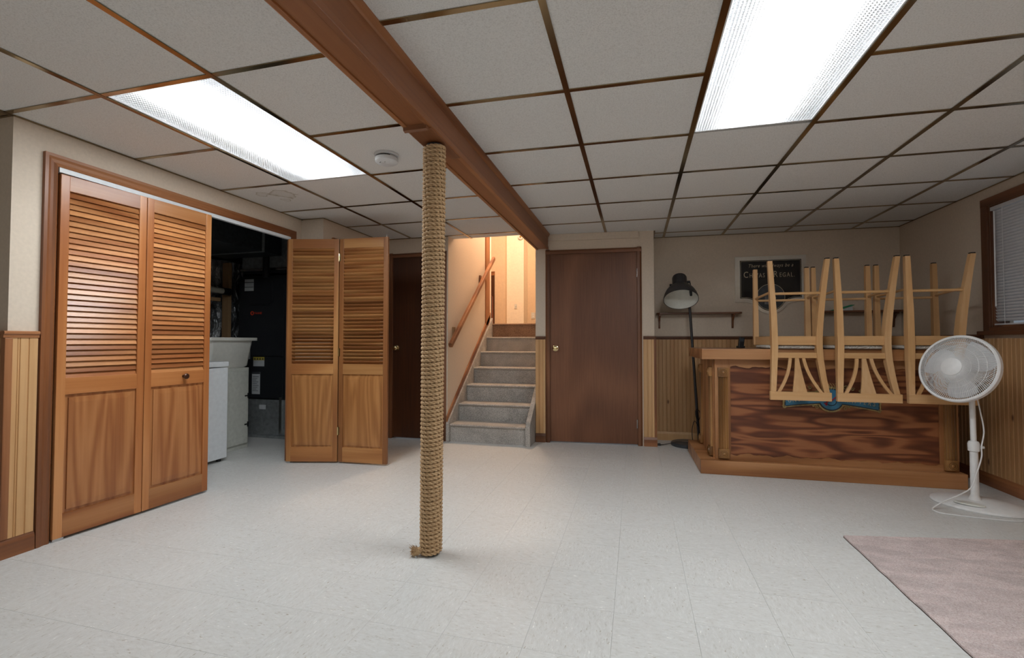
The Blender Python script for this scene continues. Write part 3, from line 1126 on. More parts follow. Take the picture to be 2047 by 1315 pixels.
# ------------------------------------------------------------------ staircase
st = thing('staircase', 'straight flight of stairs covered in speckled grey carpet', 'stairs', (-1.5, 4.72, 0))
RH, TD = 0.19, 0.257
for k in range(7):
    mb = MB()
    z1, y0 = RH * (k + 1), TD * k
    x0, x1 = -0.445, 0.40 if y0 + 4.72 < 5.0 else 0.445
    n = 8
    pts = [(y0 + .02, 0 if k == 0 else RH * k - .02), (y0 + .02, z1 - .035)]
    for q in range(n + 1):
        a = PI - (PI / 2) * q / n
        pts.append((y0 + .012 + .014 * math.cos(a) + .0, z1 - .014 + .014 * math.sin(a)))
    yb = y0 + TD + .03 if k < 6 else y0 + .06
    pts += [(yb, z1), (yb, 0 if k == 0 else RH * k - .02)]
    mb.prism(pts, x0, x1, 'yz')
    mb.s = [False] * len(mb.f)
    mb.build('step', M['carpet' if k < 6 else 'carpet_up'], st)
# carpeted skirts
sk_ = MB()
sl = RH / TD
sk_.prism([(-.03, 0), (-.03, .20), (0, .245), (TD * 6 + .02, RH * 6 + .27), (TD * 6 + .02, RH * 6), (.3, 0)], -.478, -.445, 'yz')
sk_.build('carpet_skirt', M['carpet'], st)
sk_ = MB()
sk_.prism([(-.03, 0), (-.03, .20), (0, .245), (.62, .245 + .62 * sl), (.62, .2), (.3, 0)], .40, .447, 'yz')
sk_.build('carpet_skirt', M['carpet'], st)
sb = MB()
sb.prism([(-.02, .205), (-.02, .275), (TD * 6 - .02, RH * 6 + .275 + .07), (TD * 6 - .02, RH * 6 + .275)], -.4785, -.462, 'yz')
sb.build('skirt_board', M['trim_y'], st)

hr = thing('handrail', 'slanting brown wooden handrail on the stairwell wall', 'handrail', (-1.90, 4.62, 1.04))
p0, p1 = Vector((0, 0, 0)), Vector((0, 1.56, 1.195))
mb = MB()
dr = (p1 - p0).normalized()
up = Vector((1, 0, 0)).cross(dr)
prf = [(-.018, -.026), (.018, -.026), (.022, -.01), (.02, .018), (.012, .027), (-.012, .027), (-.02, .018), (-.022, -.01)]
vs = [p + Vector((1, 0, 0)) * a + up * b for p in (p0, p1) for a, b in prf]
n = 8
mb.add(vs, [tuple(range(n)), tuple(range(n, 2 * n))] + [(i, (i + 1) % n, n + (i + 1) % n, n + i) for i in range(n)])
mb.build('rail', M['trim_y'], hr)
for f, mt in ((0.17, M['brass']), (0.76, M['dark_z'])):
    c = p0.lerp(p1, f)
    bk = MB()
    bk.box(-.079, -.058, c.y - .025, c.y + .025, c.z - .12, c.z - .0, .003)
    bk.tube([(-.06, c.y, c.z - .07), (-.02, c.y, c.z - .065), (0, c.y, c.z - .024)], .007, 8)
    bk.build('bracket', M['stud'] if f < .5 else mt, hr)

# ------------------------------------------------------------------ upstairs
LZ = RH * 7
struct('floor_upstairs', MB().box(-3.6, -1.05, 4.72 + TD * 6 + .055, 9.2, LZ - .2, LZ - .002), M['carpet_up'])
struct('ceiling_upstairs', MB().box(-3.7, -0.9, 4.9, 9.3, 3.78, 3.86), M['wall_white'])
struct('wall_upstairs_near', MB().box(-2.0, -1.0, 4.885, 4.95, 2.30, 3.80), M['wall'])
struct('wall_upstairs_far', MB().box(-2.93, -1.05, 8.3, 8.4, LZ - .1, 3.80), M['wall_up'])
struct('wall_upstairs_pier', MB().box(-2.215, -1.905, 8.0, 8.298, LZ - .002, 3.78), M['wall_white'])
struct('wall_upstairs_left', MB().box(-2.60, -2.217, 7.9, 8.0, LZ - .002, 3.78), M['wall_up'])
struct('wall_upstairs_side', MB().box(-3.6, -3.5, 6.1, 9.2, LZ - .1, 3.80), M['wall_up'])
struct('wall_upstairs_end', MB().box(-3.6, -1.0, 9.1, 9.2, LZ - .1, 3.80), M['wall_up'])
struct('wall_upstairs_return', MB().box(-3.6, -2.08, 6.1, 6.16, LZ - .1, 3.80), M['wall_up'])
struct('trim_stair_jamb', MB().box(-1.992, -1.962, 6.04, 6.20, LZ - .03, 3.70, .003), M['trim_z'])
struct('trim_stair_white', MB().box(-2.0, -1.975, 6.215, 6.30, LZ - .002, 3.70, .003), M['wall_white'])
ud = put('door_5', None, None, (-2.44, 7.89, LZ))
tag(ud, kind='structure')
MB().box(-.10, .03, -.004, .006, 0.0, 0.98).build('opening', M['lauan_d'], ud)
MB().box(-.10, .035, -.012, .004, 0.92, 0.99, .003).build('head_casing', M['trim_x'], ud)
lt = thing('hanging_towel', 'dark narrow cloth hanging in the doorway upstairs', 'towel', (-2.452, 7.87, LZ))
tw_ = MB()
tw_.prism([(-.03, .01), (.03, .01), (.02, .54), (-.01, .56)], -.012, .008, 'xz')
tw_.build('cloth', M['rust'], lt)
tw_ = MB()
tw_.prism([(-.028, .1), (-.006, .1), (.004, .54), (-.012, .55)], -.017, -.0125, 'xz')
tw_.build('cloth_fold', M['ink'], lt)
sw = thing('wall_switch', 'small light switch plate on the white pier upstairs', 'switch', (-2.05, 7.995, 1.70))
MB().box(-.022, .022, -.006, 0.0, -.04, .04, .002).build('plate', M['offwhite'], sw)
MB().box(-.006, .006, -.014, -.006, -.008, .012, .002).build('toggle', M['offwhite'], sw)
ol = thing('wall_outlet', 'white outlet plate low on the tan wall upstairs', 'outlet', (-1.80, 8.295, 1.55))
MB().box(-.035, .035, -.006, 0.0, -.055, .055, .002).build('plate', M['offwhite'], ol)
for dz in (-.02, .02):
    MB().box(-.014, .014, -.009, -.006, dz - .012, dz + .012, .002).build('socket', M['white_pl'], ol)
ch = thing('door_chime', 'small white round chime high on the upstairs pier', 'chime', (-1.955, 7.995, 2.93))
c_ = MB()
c_.lathe([(0, 0), (.05, 0), (.05, .02), (.04, .03), (0, .032)], 20, Matrix.Rotation(PI / 2, 4, 'X'))
c_.build('body', M['offwhite'], ch)
c_ = MB()
c_.lathe([(0, .031), (.02, .031), (.018, .036), (0, .037)], 16, Matrix.Rotation(PI / 2, 4, 'X'))
c_.build('grille', M['brass'], ch)
ul = thing('upstairs_lamp', 'warm ceiling lamp above the upstairs landing', 'ceiling lamp', (-1.55, 6.35, 3.775))
u_ = MB()
u_.lathe([(.14, 0), (.14, -.02), (.13, -.05), (.08, -.085), (0, -.1)], 24)
u_.build('glass_bowl', emis('warm_bowl', '#ffcf98', 3.0), ul)
l = bpy.data.lights.new('upstairs_bulb', 'POINT')
l.energy = UPSTAIRS_W
l.color = (1.0, 0.75, 0.55)
l.shadow_soft_size = 0.12
lo = bpy.data.objects.new('bulb', l)
COL.objects.link(lo)
lo.parent = ul
lo.location = (0, 0, -.2)

# ------------------------------------------------------------------ utility closet
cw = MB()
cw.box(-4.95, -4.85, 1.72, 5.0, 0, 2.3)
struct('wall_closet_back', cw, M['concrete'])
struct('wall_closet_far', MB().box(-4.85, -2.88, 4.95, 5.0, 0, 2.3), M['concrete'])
ap = thing('chest_freezer', 'white enamel appliance cabinet standing just inside the closet', 'appliance', (-3.95, 3.13, 0))
mb = MB()
mb.box(-.33, .348, -.34, .335, .03, .845, .008)
mb.build('body', M['white_enamel'], ap)
mb = MB()
mb.box(-.33, .352, -.345, .34, .853, .90, .008)
mb.build('lid', M['white_enamel'], ap)
mb = MB()
mb.cyl((.348, .0, .12), .012, .004, 12, 'x')
mb.build('drain_plug', M['offwhite'], ap)
for a in (-.29, .30):
    for b in (-.3, .29):
        mb = MB()
        mb.cyl((a, b, 0), .02, .032, 10)
        mb.build('foot', M['black'], ap)
cb = thing('utility_cabinet', 'off-white cupboard under the laundry tub with small black hinges', 'cabinet', (-4.08, 3.74, 0))
mb = MB()
mb.box(-.22, .22, -.225, .225, 0, .815, .004)
mb.build('body', M['cabgrey'], cb)
mb = MB()
mb.box(.221, .238, -.21, .20, .05, .785, .003)
dd = mb.build('door', M['cabgrey'], cb)
for zz in (.24, .53):
    mb = MB()
    mb.box(.2385, .243, .16, .198, zz - .006, zz + .006)
    mb.box(.2385, .246, .192, .206, zz - .025, zz + .025)
    mb.build('hinge', M['black'], dd)
sk2 = thing('laundry_tub', 'grey plastic laundry tub resting on the cupboard', 'sink', (-4.08, 3.74, .815))
mb = MB()
nn = 28


def rrect(hx, hy, r):
    o = []
    for q, (sx, sy) in enumerate(((1, 1), (-1, 1), (-1, -1), (1, -1))):
        for k in range(7):
            a = q * PI / 2 + k / 6 * PI / 2
            o.append((sx * (hx - r) + r * math.cos(a), sy * (hy - r) + r * math.sin(a)))
    return o


rings = [(rrect(.20, .205, .05), .0), (rrect(.215, .235, .05), .02), (rrect(.245, .265, .05), .275), (rrect(.275, .29, .03), .276), (rrect(.275, .29, .03), .305),
         (rrect(.235, .25, .05), .306), (rrect(.19, .2, .05), .03)]
vs, fs = [], []
for pts, z in rings:
    vs += [(a, b, z) for a, b in pts]
nn = len(rings[0][0])
for i in range(len(rings) - 1):
    for k in range(nn):
        fs.append((i * nn + k, i * nn + (k + 1) % nn, (i + 1) * nn + (k + 1) % nn, (i + 1) * nn + k))
fs += [tuple(range(nn)), tuple(range((len(rings) - 1) * nn, len(rings) * nn))]
mb.add(vs, fs, None, True)
mb.build('basin', M['offwhite'], sk2)
mb = MB()
mb.tube([(.1, .27, .16), (.1, .345, .16)], .018, 10)
mb.tube([(.1, .335, .08), (.1, .335, .30)], .022, 12)
mb.build('drain_pipe', M['steel'], sk2)

fu = thing('furnace', 'tall black furnace cabinet at the back of the closet', 'furnace', (-4.11, 4.40, 0))
mb = MB()
mb.box(-.325, .325, 0, .5, .425, 1.83, .006)
mb.build('cabinet', M['furnace'], fu)
mb = MB()
mb.box(-.30, .30, -.012, -.0005, .915, 1.80, .006)
dr_ = mb.build('upper_door', M['furnace'], fu)
mb = MB()
mb.box(-.30, .30, -.012, -.0005, .44, .905, .006)
lo_ = mb.build('lower_door', M['furnace'], fu)
mb = MB()
mb.tube([(-.13, -.016, 1.50), (.10, -.016, 1.50), (.15, -.016, 1.53), (.15, -.016, 1.78)], .008, 8)
mb.build('door_bead', M['furnace'], dr_)
mb = MB()
mb.box(-.325, .325, 0.0, .5, 0.03, .424, .004)
mb.box(-.36, .36, -.03, .5, 0.0, .03, .004)
mb.build('return_box', M['steel'], fu)
mb = MB()
mb.box(.26, .29, -.02, .0, .05, .46, .003)
mb.build('metal_edge', M['chrome'], fu)
# labels
mb = MB()
mb.box(-.235, -.11, -.015, -.0125, 1.66, 1.795)
lab = mb.build('label', M['paper'], dr_)
mb = MB()
mb.box(-.235, -.11, -.016, -.0152, 1.755, 1.762)
mb.box(-.235, -.11, -.016, -.0152, 1.70, 1.706)
mb.build('label_line', M['ink'], lab) if False else mb.build('label_line', M['ink'], dr_)


def text(s, size, mat, name, parent, loc, rot=(PI / 2, 0, 0), shear=0.0, depth=0.0006, align='CENTER', space=1.0, sx=1.0):
    cu = bpy.data.curves.new('txt', 'FONT')
    cu.body = s
    cu.size = size
    cu.shear = shear
    cu.extrude = depth
    cu.align_x = align
    cu.align_y = 'BOTTOM_BASELINE'
    cu.space_character = space
    cu.resolution_u = 3
    ob = bpy.data.objects.new('txt', cu)
    COL.objects.link(ob)
    dg = bpy.context.evaluated_depsgraph_get()
    me = bpy.data.meshes.new_from_object(ob.evaluated_get(dg))
    bpy.data.objects.remove(ob)
    bpy.data.curves.remove(cu)
    me.materials.clear()
    me.materials.append(mat)
    if sx != 1.0:
        me.transform(Matrix.Diagonal((sx, 1, 1, 1)))
    return put(name, me, parent, loc, rot)


text('TRANE', 0.034, M['orange'], 'lettering', dr_, (-.045, -.0135, 1.392))
mb = MB()
mb.lathe([(.012, 0), (.024, 0), (.024, .003), (.012, .003), (.012, 0)], 24, Matrix.Translation((-.125, -.0125, 1.404)) @ Matrix.Rotation(PI / 2, 4, 'X'))
mb.build('logo_ring', M['orange'], dr_)
mb = MB()
mb.box(-.10, .05, -.0145, -.0125, .80, .868)
mb.build('warning_notice', M['paper'], lo_)
mb = MB()
mb.box(-.10, .05, -.0148, -.0126, .8685, .905)
mb.build('warning_strip', M['yellow'], lo_)
for k in range(4):
    mb = MB()
    cx = -.078 + k * .036
    mb.prism([(cx - .012, .875), (cx + .012, .875), (cx, .899)], -.0155, -.0149, 'xz')
    mb.build('warning_triangle', M['ink'], lo_)
mb = MB()
mb.box(-.115, -.005, -.0145, -.0125, .485, .735)
mb.build('rating_label', M['paper'], lo_)
mb = MB()
mb.box(-.115, -.005, -.0152, -.0146, .712, .735)
for k in range(9):
    mb.box(-.105, -.105 + random.uniform(.05, .09), -.0152, -.0146, .52 + k * .02, .525 + k * .02)
mb.build('rating_print', M['ink'], lo_)
mb = MB()
mb.box(-.02, .065, -.003, -.0005, .315, .365)
mb.build('paper_tag', M['paper'], fu)
# plenum and ducts
du = thing('supply_duct', 'grey sheet metal duct above the furnace', 'duct', (-4.11, 4.40, 1.86))
mb = MB()
mb.box(-.29, .29, .02, .48, .0, .03, .003)
mb.build('collar', M['darksteel'], du)
mb = MB()
mb.box(-.29, .33, .0, .46, .03, .435, .004)
mb.build('plenum', M['steel'], du)
mb = MB()
mb.box(-.31, .35, -.010, .47, .03, .055, .003)
mb.build('flange', M['chrome'], du)
mb = MB()
mb.tube([(-.1, -.05, .30), (.05, -.06, .25), (.1, -.06, .18), (.1, -.06, -.06)], .035, 10)
mb.build('flexible_pipe', M['black'], du)
d2_ = thing('main_duct', 'long dark metal duct under the closet ceiling', 'duct', (-4.2, 3.2, 2.02))
mb = MB()
mb.box(-.3, .45, -1.2, 1.08, 0, .24, .004)
mb.build('duct_body', M['darksteel'], d2_)
for yy in (-.6, 0.1, .8):
    MB().box(-.305, .455, yy, yy + .03, -.006, .245, .002).build('duct_seam', M['steel'], d2_)
fo = thing('foil_insulation', 'crumpled silver foil insulation hung on the closet wall', 'insulation', (-4.84, 3.9, 0))
mb = MB()
ny_, nz_ = 60, 70
vs, fs = [], []
rs = np.random.RandomState(5)
ph = rs.uniform(0, 6.28, (12, 2))
fqy = rs.uniform(5, 40, 12)
fqz = rs.uniform(3, 26, 12)
for j in range(nz_ + 1):
    for i in range(ny_ + 1):
        y = -1.2 + 2.1 * i / ny_
        z = .05 + 2.0 * j / nz_
        d = 0.06 + sum(.012 * math.sin(fqy[q] * y + ph[q, 0] + 2 * math.sin(fqz[q] * z * .4 + ph[q, 1])) for q in range(12)) * .7
        vs.append((max(.01, d + rs.uniform(-.004, .004)), y, z))
for j in range(nz_):
    for i in range(ny_):
        a = j * (ny_ + 1) + i
        fs.append((a, a + 1, a + ny_ + 2, a + ny_ + 1))
b0 = len(vs)
mb.add(vs, fs)
mb.build('foil_sheet', M['foil'], fo)
sd_ = thing('timber_stud', 'bare upright timber stud between foil insulation bays', 'stud', (-4.63, 4.42, 0))
mb = MB()
mb.box(-.05, .045, -.02, .02, 0, 2.0, .003)
mb.build('timber', M['stud'], sd_)
pp = thing('waste_pipe', 'pale plastic pipe running level past the foil insulation', 'pipe', (-4.55, 3.68, 1.665))
mb = MB()
mb.tube([(0, -.6, .03), (0, .30, 0), (0, .62, -.01)], .032, 14)
mb.build('pipe', M['pvc'], pp)
mb = MB()
mb.tube([(0, .60, -.01), (0, .70, -.012)], .042, 14)
mb.build('coupling', M['black'], pp)
mb = MB()
mb.box(.05, .09, -1.0, -.17, 1.535, 1.575, .003)
mb.build('timber_offcut', M['stud'], sd_)  # loose offcut of timber, parented to the stud but not joined to it

# ------------------------------------------------------------------ window with blinds
wi = put('window_1', None, None, (2.57, 0, 0))
tag(wi, 'brown framed basement window with white blinds', None, None, 'structure')
cwd = 0.065
for nm, b in (('frame_side', (-.02, .0, WY1, WY1 + cwd, WZ0 - .03, WZ1 + .055)), ('frame_side', (-.02, 0, WY0 - cwd, WY0, WZ0 - .03, WZ1 + .055))):
    MB().box(*b, .003).build(nm, M['dark_z'], wi)
MB().box(-.021, .0, WY0 - cwd, WY1 + cwd, WZ1, WZ1 + .06, .003).build('frame_head', M['dark_y'], wi)
MB().box(-.045, .0, WY0 - cwd - .02, WY1 + cwd + .03, WZ0 - .06, WZ0 - .03, .005).build('window_sill', M['dark_y'], wi)
MB().box(-.018, .0, WY0 - cwd, WY1 + cwd, WZ0 - .03, WZ0 + .0, .003).build('frame_bottom', M['dark_y'], wi)
for b in ((0, .1, WY1 - .012, WY1, WZ0, WZ1), (0, .1, WY0, WY0 + .012, WZ0, WZ1), (0, .1, WY0, WY1, WZ1 - .012, WZ1), (0, .1, WY0, WY1, WZ0, WZ0 + .012)):
    MB().box(*b).build('jamb_lining', M['dark_z'], wi)
MB().box(.085, .09, WY0, WY1, WZ0, WZ1).build('pane', mk_pane(), wi)
bd = thing('window_blind', 'white slatted blind lowered over the window on the right wall', 'blind', (2.575, 0, 0))
sl_ = MB()
n = 5
prof = [(-.0125 + .025 * k / n, -.003 * math.sin(PI * k / n)) for k in range(n + 1)]
pts = prof + [(a, b - .0006) for a, b in reversed(prof)]
rotm = Matrix.Rotation(1.0, 4, 'Y')
sl_.prism(pts, WY0 + .02, WY1 - .018, 'xz')
sl_.v = [tuple(rotm @ Vector(v)) for v in sl_.v]
sme = sl_.mesh('slat', M['slat'])
zz = WZ1 - .055
while zz > WZ0 + .03:
    put('slat', sme, bd, (.012, 0, zz))
    zz -= .0222
MB().box(-.008, .03, WY0 + .016, WY1 - .008, WZ1 - .04, WZ1 - .012, .003).build('head_rail', M['slat'], bd)
MB().box(.0, .026, WY0 + .02, WY1 - .004, WZ0 + .0125, WZ0 + .024, .003).build('bottom_rail', M['slat'], bd)
mb = MB()
mb.tube([(-.012, WY1 - .055, WZ1 - .05), (-.016, WY1 - .057, 1.34)], .0045, 8)
mb.build('tilt_wand', M['white_pl'], bd)
for yy in (WY1 - .12, WY0 + .15):
    mb = MB()
    mb.tube([(-.004, yy, WZ1 - .04), (-.004, yy, WZ0 + .02)], .0012, 6)
    mb.build('ladder_cord', M['white_pl'], bd)

# ------------------------------------------------------------------ shelves on the bar wall (local frame of that wall)
RB = Matrix.Translation((0.19, 5.41, 0)) @ Matrix.Rotation(AB, 4, 'Z')


def on_bar_wall(u, v, z):
    return RB @ Vector((u, v, z))


def shelf(u0, u1, z, label, grp=None):
    t = thing('wall_shelf', label, 'shelf', on_bar_wall((u0 + u1) / 2, -.0005, z), (0, 0, AB))
    hw = (u1 - u0) / 2
    mb = MB()
    mb.prism([(-hw, 0), (hw, 0), (hw, -.10), (hw - .03, -.125), (-hw + .03, -.125), (-hw, -.10)], 0, .017, 'xy')
    mb.build('board', M['dark_x'], t)
    for s_ in (-1, 1):
        b = MB()
        pts = [(0, 0), (-.10, 0), (-.10, -.015), (-.06, -.03), (-.03, -.07), (-.022, -.135), (-.012, -.15), (0, -.15)]
        xc = s_ * (hw - .075) if s_ > 0 else -hw + .035
        b.prism(pts, xc - .009, xc + .009, 'yz')
        b.build('bracket', M['dark_z'], t)
    return t


shelf(0.03, 0.89, 1.375, 'dark wooden bracket shelf on the wall behind the floor lamp')
shelf(1.56, 2.38, 1.375, 'dark wooden bracket shelf on the wall behind the upturned chairs')
g1 = thing('green_folder', 'green and white paper folder leaning on the wall shelf', 'folder', on_bar_wall(1.80, -.075, 1.3925), (0, 0, AB))
mb = MB()
mb.prism([(-.10, 0), (-.03, 0), (.12, .05), (.125, .056), (.09, .056)], -.04, -.03, 'xz')
mb.build('cover', M['green'], g1)
mb = MB()
mb.prism([(-.02, 0), (.11, 0), (.11, .045)], -.0295, -.012, 'xz')
mb.build('pages', M['paper'], g1)

# ------------------------------------------------------------------ mirrored sign
sg = thing('bar_sign', 'black mirrored whisky sign with silver border on the wall above the bar', 'sign', on_bar_wall(1.19, -.0005, 1.375), (0, 0, AB))


def sign_outline(hw, top, flat, r, cz, xin):
    """rectangle whose lower edge swells into a round lobe"""
    pts = [(-hw, top), (-hw, flat)]
    zb = flat
    a0 = math.atan2(flat + .0 - cz - 0.03, -r)
    pts.append((-xin, zb))
    k0 = math.radians(205)
    k1 = math.radians(335)
    e = (r * math.cos(k0), cz + r * math.sin(k0))
    for q in range(1, 8):
        t = q / 8
        m_ = (-xin + .07, zb)
        pts.append(((1 - t) ** 2 * -xin + 2 * t * (1 - t) * m_[0] + t * t * e[0], (1 - t) ** 2 * zb + 2 * t * (1 - t) * m_[1] + t * t * e[1]))
    for q in range(0, 25):
        a = k0 + (k1 - k0) * q / 24
        pts.append((r * math.cos(a), cz + r * math.sin(a)))
    left = pts[2:10]
    for x, z in reversed(left):
        pts.append((-x, z))
    pts += [(hw, flat), (hw, top)]
    return pts


o1 = sign_outline(.343, .610, .125, .172, .168, .29)
o2 = sign_outline(.296, .568, .165, .142, .172, .25)
o3 = sign_outline(.289, .561, .172, .136, .173, .245)
o4 = sign_outline(.286, .558, .175, .133, .173, .242)
MB().prism(o1, -.012, 0, 'xz').build('mirror_border', M['mirror'], sg)
MB().prism(o2, -.0132, -.0122, 'xz').build('black_panel', M['signblack'], sg)


def outline_strip(a, b, y0, y1):
    n = len(a)
    mb = MB()
    vs = [(p[0], y, p[1]) for y in (y0, y1) for pts in (a, b) for p in pts]
    fs = []
    for i in range(n):
        j = (i + 1) % n
        fs += [(i, j, n + j, n + i), (2 * n + i, 2 * n + j, 3 * n + j, 3 * n + i), (i, j, 2 * n + j, 2 * n + i), (n + i, n + j, 3 * n + j, 3 * n + i)]
    return mb.add(vs, fs)


outline_strip(o3, o4, -.0138, -.0133).build('gold_line', M['signgold'], sg)
cr = MB()
cr.lathe([(0, 0), (.134, 0), (.134, .0006), (0, .0006)], 48, Matrix.Translation((0, -.0133, .176)) @ Matrix.Rotation(PI / 2, 4, 'X'))
cr.build('picture', M['signpic'], sg)
cr = MB()
cr.lathe([(.134, 0), (.139, 0), (.139, .001), (.134, .001), (.134, 0)], 48, Matrix.Translation((0, -.0133, .176)) @ Matrix.Rotation(PI / 2, 4, 'X'))
cr.build('picture_ring', M['signgold'], sg)
cr = MB()
cr.prism([(-.06, .10), (.05, .09), (.055, .17), (.03, .2), (.025, .29), (-.005, .30), (-.015, .21), (-.055, .18)], -.0146, -.0139, 'xz')
cr.build('picture_shape', M['signskin'], sg)
text('There will always be a', .052, M['signgold'], 'lettering', sg, (0, -.0135, .492), shear=.35, space=1.12, sx=.82)['kind'] = 'stuff'
for word, x in (('CHIVAS', -.262), ('REGAL.', .028)):
    # small capitals: the first letter taller
    a = text(word[0], .094, M['signgold'], 'lettering', sg, (x, -.0135, .385), align='LEFT', sx=.75)
    text(word[1:], .066, M['signgold'], 'lettering', sg, (x + .058, -.0135, .385), align='LEFT', space=1.25, sx=.72)

# ------------------------------------------------------------------ floor lamp
fl = thing('floor_lamp', 'charcoal metal floor lamp with bell shade beside the bar', 'floor lamp', (0.525, 5.19, 0))
mb = MB()
mb.lathe([(0, 0), (.172, 0), (.175, .006), (.175, .022), (.165, .032), (.02, .036), (0, .036)], 48)
mb.build('base', M['basegrey'], fl)
mb = MB()
mb.box(.06, .135, -.03, .02, .036, .046, .003)
mb.build('pole_foot', M['charcoal'], fl)
mb = MB()
mb.tube([(.105, 0, .04), (.022, .0, 1.50), (.016, .0, 1.58)], .0135, 14)
mb.build('pole', M['charcoal'], fl)
ax = Vector((0, .50, .866)).normalized()
MS = Matrix.Translation((-.078, -.19, 1.505)) @ Matrix.Rotation(math.radians(-31), 4, 'X')
mb = MB()
outer = [(.170, 0), (.168, .02), (.158, .06), (.14, .10), (.115, .135), (.085, .162), (.073, .172), (.073, .275), (.066, .292), (.045, .302), (0, .304)]
mb.lathe(outer + [(0, .296), (.066, .27), (.068, .175), (.108, .135), (.134, .10), (.153, .058), (.163, .02), (.165, .0), (.170, 0)], 48, MS)
shd = mb.build('shade', M['charcoal'], fl, sharp=35)
mb = MB()
mb.lathe([(.1645, .001), (.1625, .02), (.1525, .058), (.1335, .10), (.1075, .135), (.0675, .172), (0, .173)], 48, MS, caps=False)
mb.build('shade_lining', M['lampin'], shd)
mb = MB()
mb.tube([MS @ Vector((.07, 0, .21)), MS @ Vector((.10, 0, .215)), MS @ Vector((.105, .01, .16)), Vector((.02, -.08, 1.60)), Vector((.017, 0, 1.565))], .0065, 8)
mb.cyl(MS @ Vector((.072, 0, .225)), .012, .03, 10, 'x')
mb.build('swivel', M['black'], fl)
mb = MB()
mb.cyl(MS @ Vector((-.10, 0, .19)), .010, .03, 10, 'x')
mb.build('tilt_knob', M['black'], shd)
mb = MB()
mb.lathe([(0, .05), (.012, .05), (.014, .09), (.012, .12), (0, .12)], 12, MS @ Matrix.Translation((.10, 0, .0)))
mb.build('switch', M['ink'], shd)
mb = MB()
pts = [(.082, -.018, .38), (.07, -.02, .36), (.075, -.022, .30), (.10, -.02, .27), (.115, -.018, .33), (.10, -.02, .37), (.082, -.02, .33), (.10, -.02, .20), (.06, -.022, .26), (.035, -.022, .17), (.04, -.02, .06), (.05, -.03, .043),
       (-.02, -.08, .044), (-.12, -.06, .042), (-.19, -.05, .02), (-.25, -.06, .008), (-.29, -.08, .008)]
sm = []
for i in range(len(pts) - 1):
    p0_ = Vector(pts[max(i - 1, 0)])
    p1_, p2_ = Vector(pts[i]), Vector(pts[i + 1])
    p3_ = Vector(pts[min(i + 2, len(pts) - 1)])
    for q in range(6):
        t = q / 6
        sm.append(0.5 * ((2 * p1_) + (-p0_ + p2_) * t + (2 * p0_ - 5 * p1_ + 4 * p2_ - p3_) * t * t + (-p0_ + 3 * p1_ - 3 * p2_ + p3_) * t ** 3))
mb.tube(sm, .0035, 6)
mb.build('cord', M['black'], fl)
mb = MB()
mb.box(-.315, -.28, -.095, -.065, .001, .022, .005)
mb.build('plug', M['black'], fl)

# ------------------------------------------------------------------ bar
br = thing('bar_counter', 'wooden home bar with plywood front and carved corner blocks', 'bar', (1.43, 4.14, 0), (0, 0, 0.02))
X0, X1 = -.92, .905
mb = MB()
mb.box(X0, X1, 0, .80, 0, .112, .004)
mb.build('plinth', M['bar_x'], br)
mb = MB()
mb.box(-.79, .89, .09, .74, .112, .935)
mb.build('carcass', M['bar_z'], br)
mb = MB()
mb.box(-.905, .985, -.01, .80, .936, 1.022, .005)
mb.build('bar_top', M['bar_x'], br)
mb = MB()
mb.box(-.68, .79, .072, .09, .125, .925)
mb.build('front_panel', M['fir'], br)
# scalloped strips top and bottom
for z0, z1, sgn in ((.112, .158, 1), (.935, .872, -1)):
    pts = []
    n = 60
    for k in range(n + 1):
        x = -.68 + 1.47 * k / n
        amp = .006 * math.sin(x * 42) + .005 * math.sin(x * 23 + 1) + .003 * math.sin(x * 91)
        pts.append((x, z1 + sgn * amp))
    pts += [(.79, z0), (-.68, z0)]
    MB().prism(pts, .060, .072, 'xz').build('scalloped_strip', M['bar_x'], br)


def rosette(parent, Mx):
    mb = MB()
    mb.box(-.041, .041, -.026, 0, -.038, .038, .003, M=Mx)
    for r_ in (.030, .021):
        mb.lathe([(r_ - .004, .024), (r_ - .003, .033), (r_ + .002, .033), (r_ + .003, .024), (r_ - .004, .024)], 28, Mx @ Matrix.Rotation(PI / 2, 4, 'X'))
    mb.lathe([(.012, .024), (.011, .033), (.006, .036), (0, .037)], 20, Mx @ Matrix.Rotation(PI / 2, 4, 'X'))
    return mb.build('rosette', M['carve_z'], parent)


def pilaster(parent, Mx, wdt=.074):
    # fluted
    pts = [(-wdt / 2, 0), (-wdt / 2, -.016)]
    nf = 4
    for k in range(nf):
        c = -wdt / 2 + wdt * (k + .5) / nf
        hw = wdt / nf * .36
        for q in range(5):
            a = PI * q / 4
            pts.append((c - hw * math.cos(a), -.016 + .009 * math.sin(a)))
    pts += [(wdt / 2, -.016), (wdt / 2, 0)]
    mb = MB()
    mb.prism(pts, .20, .79, 'xy', Mx)
    return mb.build('pilaster', M['carve_z'], parent)


for xc in (-.733, .832):
    MB().box(xc - .062, xc + .058, .062, .0895, .112, .935, .003).build('corner_board', M['bar_z'], br)
    pilaster(br, Matrix.Translation((xc + (.0), .062, 0)))
    rosette(br, Matrix.Translation((xc, .062, .162)))
    rosette(br, Matrix.Translation((xc, .062, .828)))
ML = Matrix.Translation((-.79, .42, 0)) @ Matrix.Rotation(-PI / 2, 4, 'Z')
MB().box(-.806, -.7905, .10, .74, .112, .935, .002).build('side_panel', M['bar_z'], br)
for yy in (.16, .66):
    Mx = Matrix.Translation((-.806, yy, 0)) @ Matrix.Rotation(-PI / 2, 4, 'Z')
    pilaster(br, Mx)
    rosette(br, Mx @ Matrix.Translation((0, 0, .162)))
    rosette(br, Mx @ Matrix.Translation((0, 0, .828)))

# painted plaque on the bar front
pq = thing('painted_plaque', 'carved blue and gilt banner plaque on the bar front', 'plaque', (1.478, 4.2020, .572), (0, .022, .02))


